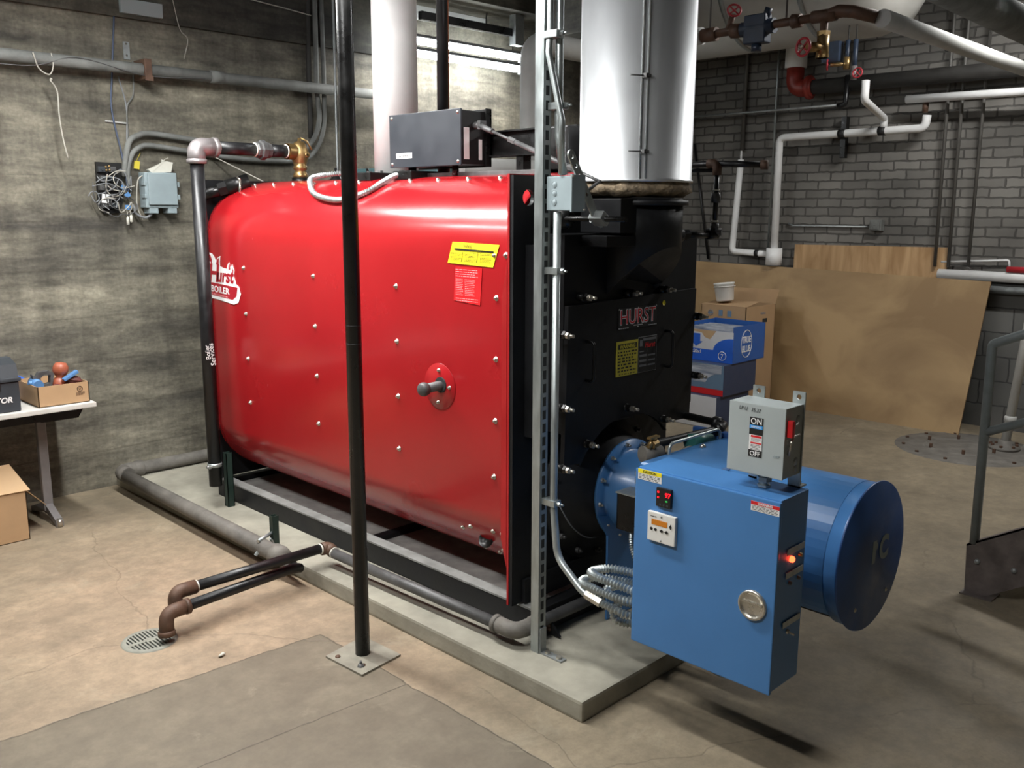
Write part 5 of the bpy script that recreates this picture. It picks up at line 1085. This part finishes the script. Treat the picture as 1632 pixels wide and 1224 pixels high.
tag(MB().box(8.10, 8.16, 3.85, 3.90, 2.26, 2.62, .003).build('strut_bracket', 'blackgloss'), 'short black vertical strut bracket behind the level white wall pipe', 'bracket')
P3('insulated_pipe', [(4.98, 2.21, 2.79), (7.9, 2.21, 2.78)], .047, 0, 'whitedull', 'pale insulated pipe slanting across the upper right below the grey main')
P3('grey_main_pipe', [(4.4, 1.72, 2.80), (8.1, 1.72, 2.74)], .085, 0, 'greypipe', 'thick dusty grey pipe crossing the upper right corner', 24)
P3('white_pipe', [(5.6, 1.80, 2.83), (5.6, 1.80, 4.58)], .024, 0, 'whitepipe', 'short white vertical pipe standing on the thick grey pipe at top right')
P3('thin_wall_pipe', [(7.95, 5.9, 2.70), (7.95, 3.84, 2.705)], .011, 0, 'galvdull', 'thin grey pipe running level behind the tank to a black elbow', 8)
q = MB(); q.sweep(fillet([(7.95, 3.87, 2.70), (7.95, 3.80, 2.705), (7.95, 3.80, 2.95)], .03), .022, 10); tag(q.build('black_elbow', 'blackpipe'), 'small black elbow at the end of the thin level pipe', 'pipe elbow')
rods = [(8.13, 3.06, 2.99, .018, 'leftmost of three dark conduits rising on the brick wall, behind the pale plywood'), (8.13, 2.93, 2.88, .018, 'middle of three dark conduits rising on the brick wall'), (8.13, 2.73, 2.72, .017, 'rightmost of three dark conduits on the brick wall, ending above the white low pipe')]
for x, ya, yb, r, lab in rods:
    q = MB(); q.cyl((x, yb, 1.33), (x, (ya+yb)/2, ZT), r*.8, 10); tag(q.build('wall_conduit', 'rodsteel'), lab, 'conduit')
q = MB(); q.torus((8.12, 2.72, 1.315), .02, .006, (1, 0, 0), 14, 6); tag(q.build('rod_eye', 'rodsteel'), 'small ring at the foot of the rightmost dark wall conduit', 'ring')
q = MB(); q.cyl((8.16, 4.93, 2.36), (8.16, 4.91, ZT), .02, 10); tag(q.build('wall_conduit', 'rodsteel'), 'dark conduit rising on the brick wall above the shorter white pipe', 'conduit')
q = MB(); q.cyl((8.15, 4.585, 1.35), (8.15, 4.58, ZT), .010, 8); tag(q.build('wall_conduit', 'galv'), 'thin bright rod rising on the brick wall next to the long white pipe', 'conduit')
# electric box on brick wall
eb = thing('outlet_box', (8.17, 3.54, 1.6), 'small dark grey outlet box on the brick wall above the boards', 'outlet box')
q = MB(); q.box(8.135, 8.198, 3.48, 3.59, 1.62, 1.715, .004); q.build('body', 'greypipe', eb)
q = MB(); q.box(8.127, 8.136, 3.495, 3.575, 1.63, 1.705, .002); q.torus((8.126, 3.535, 1.655), .016, .003, (1, 0, 0), 16, 6); q.build('cover_plate', 'greypipe', eb)
q = MB(); q.tube([(8.18, 3.59, 1.652), (8.18, 4.35, 1.652), (8.18, 4.40, 1.675)], .009, 0, 8); tag(q.build('wall_conduit', 'galvdull'), 'thin level conduit leading left from the small outlet box', 'conduit')

# boards
def board(name, cor, t, mat, lab, cat):
    q = MB(); A_, B_, C_, D_ = [V(c) for c in cor]; nrm = (B_-A_).cross(D_-A_).normalized()*t
    lo = [q.b.verts.new(p) for p in (A_, B_, C_, D_)]; hi = [q.b.verts.new(p+nrm) for p in (A_, B_, C_, D_)]
    q.b.faces.new(lo); q.b.faces.new(hi[::-1])
    for k in range(4): q.b.faces.new((lo[k], hi[k], hi[(k+1) % 4], lo[(k+1) % 4]))
    return tag(q.build(name, mat), lab, cat)
board('leaning_board', [(7.72, 2.535, 0), (7.72, 5.45, .0), (8.03, 5.38, 1.285), (8.03, 2.50, 1.235)], .014, 'hardboard', 'large stained brown board leaning on the wall behind the boxes', 'board')
board('plywood_sheet', [(8.06, 2.90, 0), (8.06, 4.27, .0), (8.165, 4.31, 1.478), (8.165, 2.90, 1.492)], .015, 'ply', 'pale grained plywood sheet standing behind the stained brown board', 'plywood')
# low wall pipes
P3('white_pipe', [(8.12, 2.95, 1.27), (8.12, 1.0, 1.27)], .042, 0, 'whitepipe', 'low white pipe running right from behind the stained board')
P3('grey_wall_pipe', [(8.12, 2.75, 1.165), (8.12, 1.0, 1.165)], .030, 0, 'galvdull', 'grey pipe directly beneath the low white wall pipe at right')
P3('thin_wall_pipe', [(8.16, 2.95, 1.37), (8.16, 2.42, 1.405), (8.16, 2.41, 1.33)], .009, .02, 'whitepipe', 'thin bent pipe above the low white pipe at right', 8)
q = MB(); q.cyl((8.10, 2.41, 1.335), (8.08, 1.9, 1.335), .024, 10); tag(q.build('red_hose', 'rope'), 'red roll lying on the low white pipe at the right edge', 'hose')

# filter boxes
def cartonbox(x0, x1, y0, y1, z0, z1, mats, name, lab, cat='carton'):
    t = thing(name, ((x0+x1)/2, (y0+y1)/2, z0), lab, cat)
    q = MB(); q.box(x0, x1, y0, y1, z0, z1, .003); q.build('box_body', mats, t); return t
t = cartonbox(6.464, 6.97, 4.028, 4.535, .0, .270, 'cardnavy', 'filter_carton', 'bottom carton of the stack beside the boiler, white on its side')
q = MB(); q.box(6.4615, 6.464, 4.031, 4.532, .004, .268); q.build('white_side', 'cardwhite', t)
t = cartonbox(6.522, 7.03, 4.006, 4.514, .271, .535, 'cardnavy', 'filter_carton', 'middle carton of the stack, navy with a red stripe and pleated window')
q = MB(); q.box(6.5195, 6.522, 4.009, 4.511, .275, .325); q.build('red_stripe', 'redink', t)
q = MB(); q.box(6.5195, 6.522, 4.009, 4.511, .327, .535); q.build('window_face', 'greyblue', t)
M['pleat'] = wood('pleated_foil', (.55, .58, .64), (.16, .20, .28), 9, (1, .4, 4), .35)
q = MB(); cpts = [(4.511, .375), (4.511, .53), (4.03, .53), (4.03, .46), (4.08, .455), (4.12, .44), (4.16, .41), (4.18, .375)]
q.prism(cpts, fX, 6.518, 6.5198); q.build('pleated_window', 'pleat', t)
text('x1', .026, (6.5185, 4.47, .335), *FX, 'size_text', 'white', t, ext=.0004, offset=.001)
# top: open TRUE BLUE carton
t = thing('filter_carton', (6.878, 4.248, .536), 'top carton of the stack, torn open bright blue and white, full of filters', 'carton')
x0, x1, y0, y1, z0, z1 = 6.624, 7.132, 3.994, 4.502, .537, .83
q = MB(); q.box(x0, x1, y0, y0+.005, z0, z1+.015); q.box(x0, x1, y1-.005, y1, z0, z1+.01); q.box(x1-.005, x1, y0, y1, z0, z1+.015); q.box(x0+.002, x0+.006, y0, y1, z0, z1-.03); q.box(x0, x1, y0, y1, z0, z0+.005); q.build('box_walls', 'cardblue', t)
q = MB(); q.box(x0-.001, x0+.002, y0, y1, z0+.10, z1-.03); wf = q.build('white_side', 'cardwhite', t)
q = MB(); q.box(x0-.001, x0+.002, y0, y1, z0, z0+.10); q.prism([(y0, z0+.10), (y0, z0+.21)]+[(y0+.19*math.sin(a), z0+.095+.115*math.cos(a)) for a in [pi/2*k/8 for k in range(1, 9)]], fX, x0-.0025, x0-.001)
q.build('blue_print', 'brightblue', t)
q = MB(); ay = 4.36; q.prism([(ay-.045, .765), (ay+.03, .765), (ay+.03, .70), (ay+.055, .705), (ay-.005, .655), (ay-.07, .70), (ay-.045, .70)], fX, x0-.0035, x0-.0015); q.build('arrow_print', 'brightblue', t)
q = MB(); q.prism([(4.42, .80), (4.40, .785), (4.30, .775), (4.27, .74), (4.22, .725), (4.19, .76), (4.16, .80)], fX, x0-.003, x0-.001); q.build('torn_patch', 'cardin', t)
text('20x20x1', .030, (x0-.003, 4.44, .600), *FX, 'size_text', 'white', t, ext=.0005, offset=.0008)
text('7', .036, (x0-.003, 4.095, .578), *FX, 'rating_text', 'white', t, 'CENTER', ext=.0005, offset=.0008)
q = MB(); q.torus((x0-.003, 4.093, .595), .036, .0025, (1, 0, 0), 28, 6); q.torus((6.83, y0-.002, .69), .085, .0025, (0, 1, 0), 32, 6)
for v in q.b.verts:
    if v.co[1] < 4.0 and v.co[0] > 6.7: v.co[2] = .69+(v.co[2]-.69)*1.35
q.build('printed_ring', 'white', t)
text('TRUE', .055, (6.83, y0-.001, .70), *FY, 'brand_text', 'white', t, 'CENTER', ext=.0005, offset=.002, wid=.78)
text('BLUE', .055, (6.83, y0-.001, .622), *FY, 'brand_text', 'white', t, 'CENTER', ext=.0005, offset=.002, wid=.78)
for k in range(12):
    x = x0+.02+k*.036; q = MB(); q.box(x, x+.025, y0+.015, y1-.015, z0+.01, z1-.02-.004*(k % 2)); o = q.build('filter', 'pleat', t)
# brown box + bucket
t = thing('moving_box', (7.40, 4.5, 0), 'tall brown cardboard box with open flaps behind the blue filter cartons', 'cardboard box')
x0, x1, y0, y1, z1 = 7.15, 7.66, 4.20, 4.66, .955
q = MB(); q.box(x0, x1, y0, y0+.005, 0, z1); q.box(x0, x1, y1-.005, y1, 0, z1); q.box(x0, x0+.005, y0, y1, 0, z1); q.box(x1-.005, x1, y0, y1, 0, z1); q.box(x0, x1, y0, y1, 0, .005); q.build('box_walls', 'card', t)
q = MB(); q.quad((x0, y0, z1), (x0, y1, z1), (x0+.24, y1-.02, z1+.02), (x0+.26, y0+.02, z1+.03)); o = q.build('flap', 'card', t); o.modifiers.new('s', 'SOLIDIFY').thickness = .004
q = MB(); q.quad((x1, y0, z1), (x1, y1, z1), (x1+.02, y1, z1+.12), (x1+.02, y0-.02, z1+.13)); o = q.build('flap', 'card', t); o.modifiers.new('s', 'SOLIDIFY').thickness = .004
q = MB(); q.torus((x0-.002, 4.56, .885), .024, .003, (1, 0, 0), 20, 6); q.prism([(4.545, .875), (4.575, .875), (4.575, .895), (4.545, .895)], fX, x0-.003, x0-.001)
q.build('box_print', 'greyblue', t)
for y in (4.455, 4.365): q = MB(); q.box(x0-.003, x0-.001, y-.02, y+.02, .862, .915, .0); q.build('box_print', 'greyblue', t)
text('UHAUL', .02, (7.40, y0-.001, .875), *FY, 'side_print', 'greyblue', t, ext=.0005)
q = MB(); q.box(7.44, 7.52, y0-.002, y0-.0005, .80, .835); q.box(x0-.002, x0-.0005, 4.46, 4.60, .785, .812); q.build('hand_hole', 'slot', t)
bk = thing('plastic_bucket', (7.27, 4.49, .985), 'small white plastic bucket tilted on the open brown box', 'bucket')
q = MB(); q.lathe([(0, 0), (.072, 0), (.078, .01), (.090, .15), (.094, .152), (.094, .165), (.086, .167), (.084, .155), (.072, .012), (0, .012)], (7.27, 4.49, .985), (.0, .12, 1), 32); q.build('body', 'plasticwhite', bk)
q = MB(); q.torus((7.27, 4.502, 1.115), .094, .004, (0, .12, 1), 32, 8); q.build('rib', 'plasticwhite', bk)

# manhole cover and standpipe
mh = thing('tank_cover', (7.33, 2.33, 0), 'large round flat steel cover with bolts in the floor by the stained board', 'floor cover')
q = MB(); q.lathe([(0, .006), (.50, .006), (.52, 0)], (7.33, 2.33, 0), (0, 0, 1), 56); q.build('disc', 'stringer' if False else 'dustpipe', mh)
q = MB(); q.lathe([(.24, .006), (.25, .012), (.26, .006)], (7.33, 2.38, 0), (0, 0, 1), 40); q.build('inner_ring', 'dustpipe', mh)
for k in range(12):
    a = 2*pi*k/12; q = MB(); q.hexa((7.33+.46*math.cos(a), 2.33+.46*math.sin(a), .006), (7.33+.46*math.cos(a), 2.33+.46*math.sin(a), .018), .013); q.build('bolt', 'iron', mh)
for k in range(6):
    a = 2*pi*k/6+.4; q = MB(); q.hexa((7.33+.25*math.cos(a), 2.38+.25*math.sin(a), .01), (7.33+.25*math.cos(a), 2.38+.25*math.sin(a), .04), .012); q.build('bolt', 'iron', mh)
vp = thing('standpipe', (7.50, 2.12, .006), 'pale leaning standpipe rising from a bolted flange behind the stair rail', 'pipe')
q = MB(); q.cyl((7.50, 2.12, .01), (7.52, 1.98, 1.9), .033, 16); q.lathe([(.034, 0), (.044, .01), (.044, .04), (.034, .05)], (7.502, 2.10, .22), (0, 0, 1), 16); q.build('tube', 'whitedull', vp)
q = MB(); q.lathe([(0, .0), (.11, .0), (.11, .02), (.05, .03), (.045, .07), (0, .07)], (7.50, 2.12, .007), (0, 0, 1), 24); fo_ = q.build('flange', 'dustpipe', vp)
for k in range(6):
    a = 2*pi*k/6; q = MB(); q.hexa((7.50+.085*math.cos(a), 2.12+.085*math.sin(a), .025), (7.50+.085*math.cos(a), 2.12+.085*math.sin(a), .045), .012); q.build('bolt', 'iron', fo_)

# stairs
stt = thing('steel_stair', (4.9, 1.0, 0), 'steel stair with grey pipe railing cropped at the right edge', 'stairs')
q = MB(); k_ = .60
def zs(y, b): return b+(1.38-y)*k_
q.prism([(1.375, .0), (1.385, .238), (.30, zs(.30, .238)), (.30, zs(.30, -.045)), (1.28, .006)], fX, 4.480, 4.488)
q.prism([(1.385, .238), (.30, zs(.30, .238)), (.30, zs(.30, .228)), (1.385, .228)], fX, 4.480, 4.53); q.build('stringer', 'stringer', stt)
for y, z in ((1.33, .165), (1.17, .165)): q = MB(); q.lathe([(0, .010), (.012, .008), (.014, 0)], (4.480, y, z), (-1, 0, 0), 8); q.build('bolt', 'galvdull', stt)
q = MB(); q.box(4.44, 4.56, 1.24, 1.385, 0, .006); q.build('foot_plate', 'stringer', stt)
q = MB(); q.prism([(1.375, .0), (1.385, .238), (.30, zs(.30, .238)), (.30, zs(.30, -.045)), (1.28, .006)], fX, 5.38, 5.388); q.build('stringer', 'stringer', stt)
for i in range(4):
    q = MB(); y = 1.30-i*.27; z = .19+i*.165
    q.box(4.49, 5.38, y-.24, y, z-.03, z, .002)
    for j in range(8): q.box(4.49, 5.38, y-.235+j*.03, y-.228+j*.03, z, z+.004)
    q.build('tread', 'formica', stt)
q = MB(); q.tube([(4.497, 1.357, .245), (4.497, 1.367, 1.20), (4.497, .30, 1.20+.46*1.067)], .0215, .025, 14); q.tube([(4.497, 1.36, .787), (4.497, .30, .787+.46*1.06)], .0205, 0, 14); q.tube([(4.497, .42, .80), (4.497, .42, 1.6)], .0215, 0, 12); q.build('railing', 'railpaint', stt)

# ================================================================== LIGHTS
def area(name, loc, sx, sy, e, rot=(0, 0, 0), col=(1, .98, .95)):
    l = D.lights.new(name, 'AREA'); l.shape = 'RECTANGLE'; l.size = sx; l.size_y = sy; l.energy = e; l.color = col
    o = D.objects.new(name, l); o.location = loc; o.rotation_euler = rot; COL.objects.link(o); return o
def fixture(x, y, z, along, e, lab, length=1.22):
    t = thing('fluorescent_fixture', (x, y, z), lab, 'light fixture')
    L_ = length/2
    if along == 'y': q = MB(); q.box(x-.09, x+.09, y-L_, y+L_, z+.03, z+.09, .01)
    else: q = MB(); q.box(x-L_, x+L_, y-.09, y+.09, z+.03, z+.09, .01)
    q.build('housing', 'greypaint', t)
    for hx in (-.4, .4):
        q = MB(); q.cyl((x, y+hx, z+.08) if along == 'y' else (x+hx, y, z+.08), (x, y+hx, ZC) if along == 'y' else (x+hx, y, ZC), .006, 6); q.build('hanger_rod', 'galv', t)
    for s in (-.045, .045):
        q = MB()
        if along == 'y': q.cyl((x+s, y-L_+.02, z), (x+s, y+L_-.02, z), .019, 12)
        else: q.cyl((x-L_+.02, y+s, z), (x+L_-.02, y+s, z), .019, 12)
        q.build('lit_tube', 'tube', t)
    a = area('fixture_light', (x, y, z-.03), .14 if along == 'y' else length, length if along == 'y' else .14, e)
    return t
fixture(1.85, 3.75, 3.0, 'y', 82, 'long low fluorescent fixture over the aisle left of the boiler', 2.44)
fixture(.55, 5.15, 3.15, 'y', 16, 'ceiling fluorescent fixture over the work table beside the rear wall')
fixture(.1, 2.0, 3.4, 'y', 46, 'added unseen fluorescent fill fixture above and left of the viewer')  # fill light added to brighten the stack and cabinet
fixture(6.5, 1.5, 3.75, 'y', 66, 'ceiling fluorescent fixture over the stairs at right')
area('fixture_light', (5.1, 5.60, 2.92), 1.3, .1, 15, (math.radians(25), 0, 0))
# hangers carrying the overhead things
def hang(par, pts, r=.006):
    for x, y, z in pts: q = MB(); q.cyl((x, y, z), (x, y, ZC), r, 6); q.build('hanger_rod', 'rodsteel', par)
hang(vt, [(4.95, 2.75, 2.84), (4.95, 3.25, 2.83)])
for nm in ('grey_main_pipe', 'insulated_pipe.003', 'black_main_pipe'):
    o = D.objects.get(nm)
    if o: hang(o, [(o.location[0]+(1.2 if nm != 'black_main_pipe' else 0), o.location[1], o.location[2]+.09)])
hang(v2, [(6.9, 3.31, 3.04), (6.9, 3.25, 3.04)])
hang(fx_, [(4.6, 5.66, 3.09), (5.7, 5.66, 3.09)])
for o in [o for o in D.objects if o.name.startswith('storage_tank')]: hang(o, [(7.15, 3.5, 4.33), (7.15, 5.2, 4.33)], .012)
GR = {'filter_carton': 'filter cartons stacked beside the boiler', 'rusty_casting': 'rusty castings in the parts carton', 'wall_conduit': 'conduits on the brick wall', 'flexible_conduit': 'silver flexible conduits of the burner',
      'cable': 'cables on the rear wall', 'white_pipe': 'white pipes on the brick wall', 'steel_rod': 'grey rods by the black pole', 'floor_drain_pipe': 'twin drain pipes over the floor grate', 'fluorescent_fixture': 'fluorescent fixtures'}
for o in D.objects:
    if o.parent is None and 'label' in o.keys():
        k = o.name.split('.')[0]
        if k in GR and 'group' not in o.keys(): o['group'] = GR[k]

w = D.worlds.new('World'); w.use_nodes = True; w.node_tree.nodes['Background'].inputs[0].default_value = (0, 0, 0, 1); bpy.context.scene.world = w

# ================================================================== CAMERA
yaw, pitch, roll, fl_ = .78942832, .18878206, .00394496, 1461.65
f = V((math.sin(yaw)*math.cos(pitch), math.cos(yaw)*math.cos(pitch), -math.sin(pitch)))
r = V((math.cos(yaw), -math.sin(yaw), 0)); u = r.cross(f)
r2 = r*math.cos(roll)+u*math.sin(roll); u2 = -r*math.sin(roll)+u*math.cos(roll)
cam = D.cameras.new('Camera'); cam.sensor_width = 36; cam.lens = fl_/1632*36; cam.clip_start = .05
co = D.objects.new('Camera', cam); COL.objects.link(co)
co.matrix_world = Matrix(((r2[0], u2[0], -f[0], 0), (r2[1], u2[1], -f[1], 0), (r2[2], u2[2], -f[2], 1.8), (0, 0, 0, 1)))
S = bpy.context.scene; S.camera = co
S.view_settings.view_transform = 'Standard'; S.view_settings.look = 'None'; S.view_settings.gamma = 1; S.view_settings.use_curve_mapping = False
S.view_settings.exposure = .66
S.cycles.use_denoising = True
S.cycles.max_bounces = 8
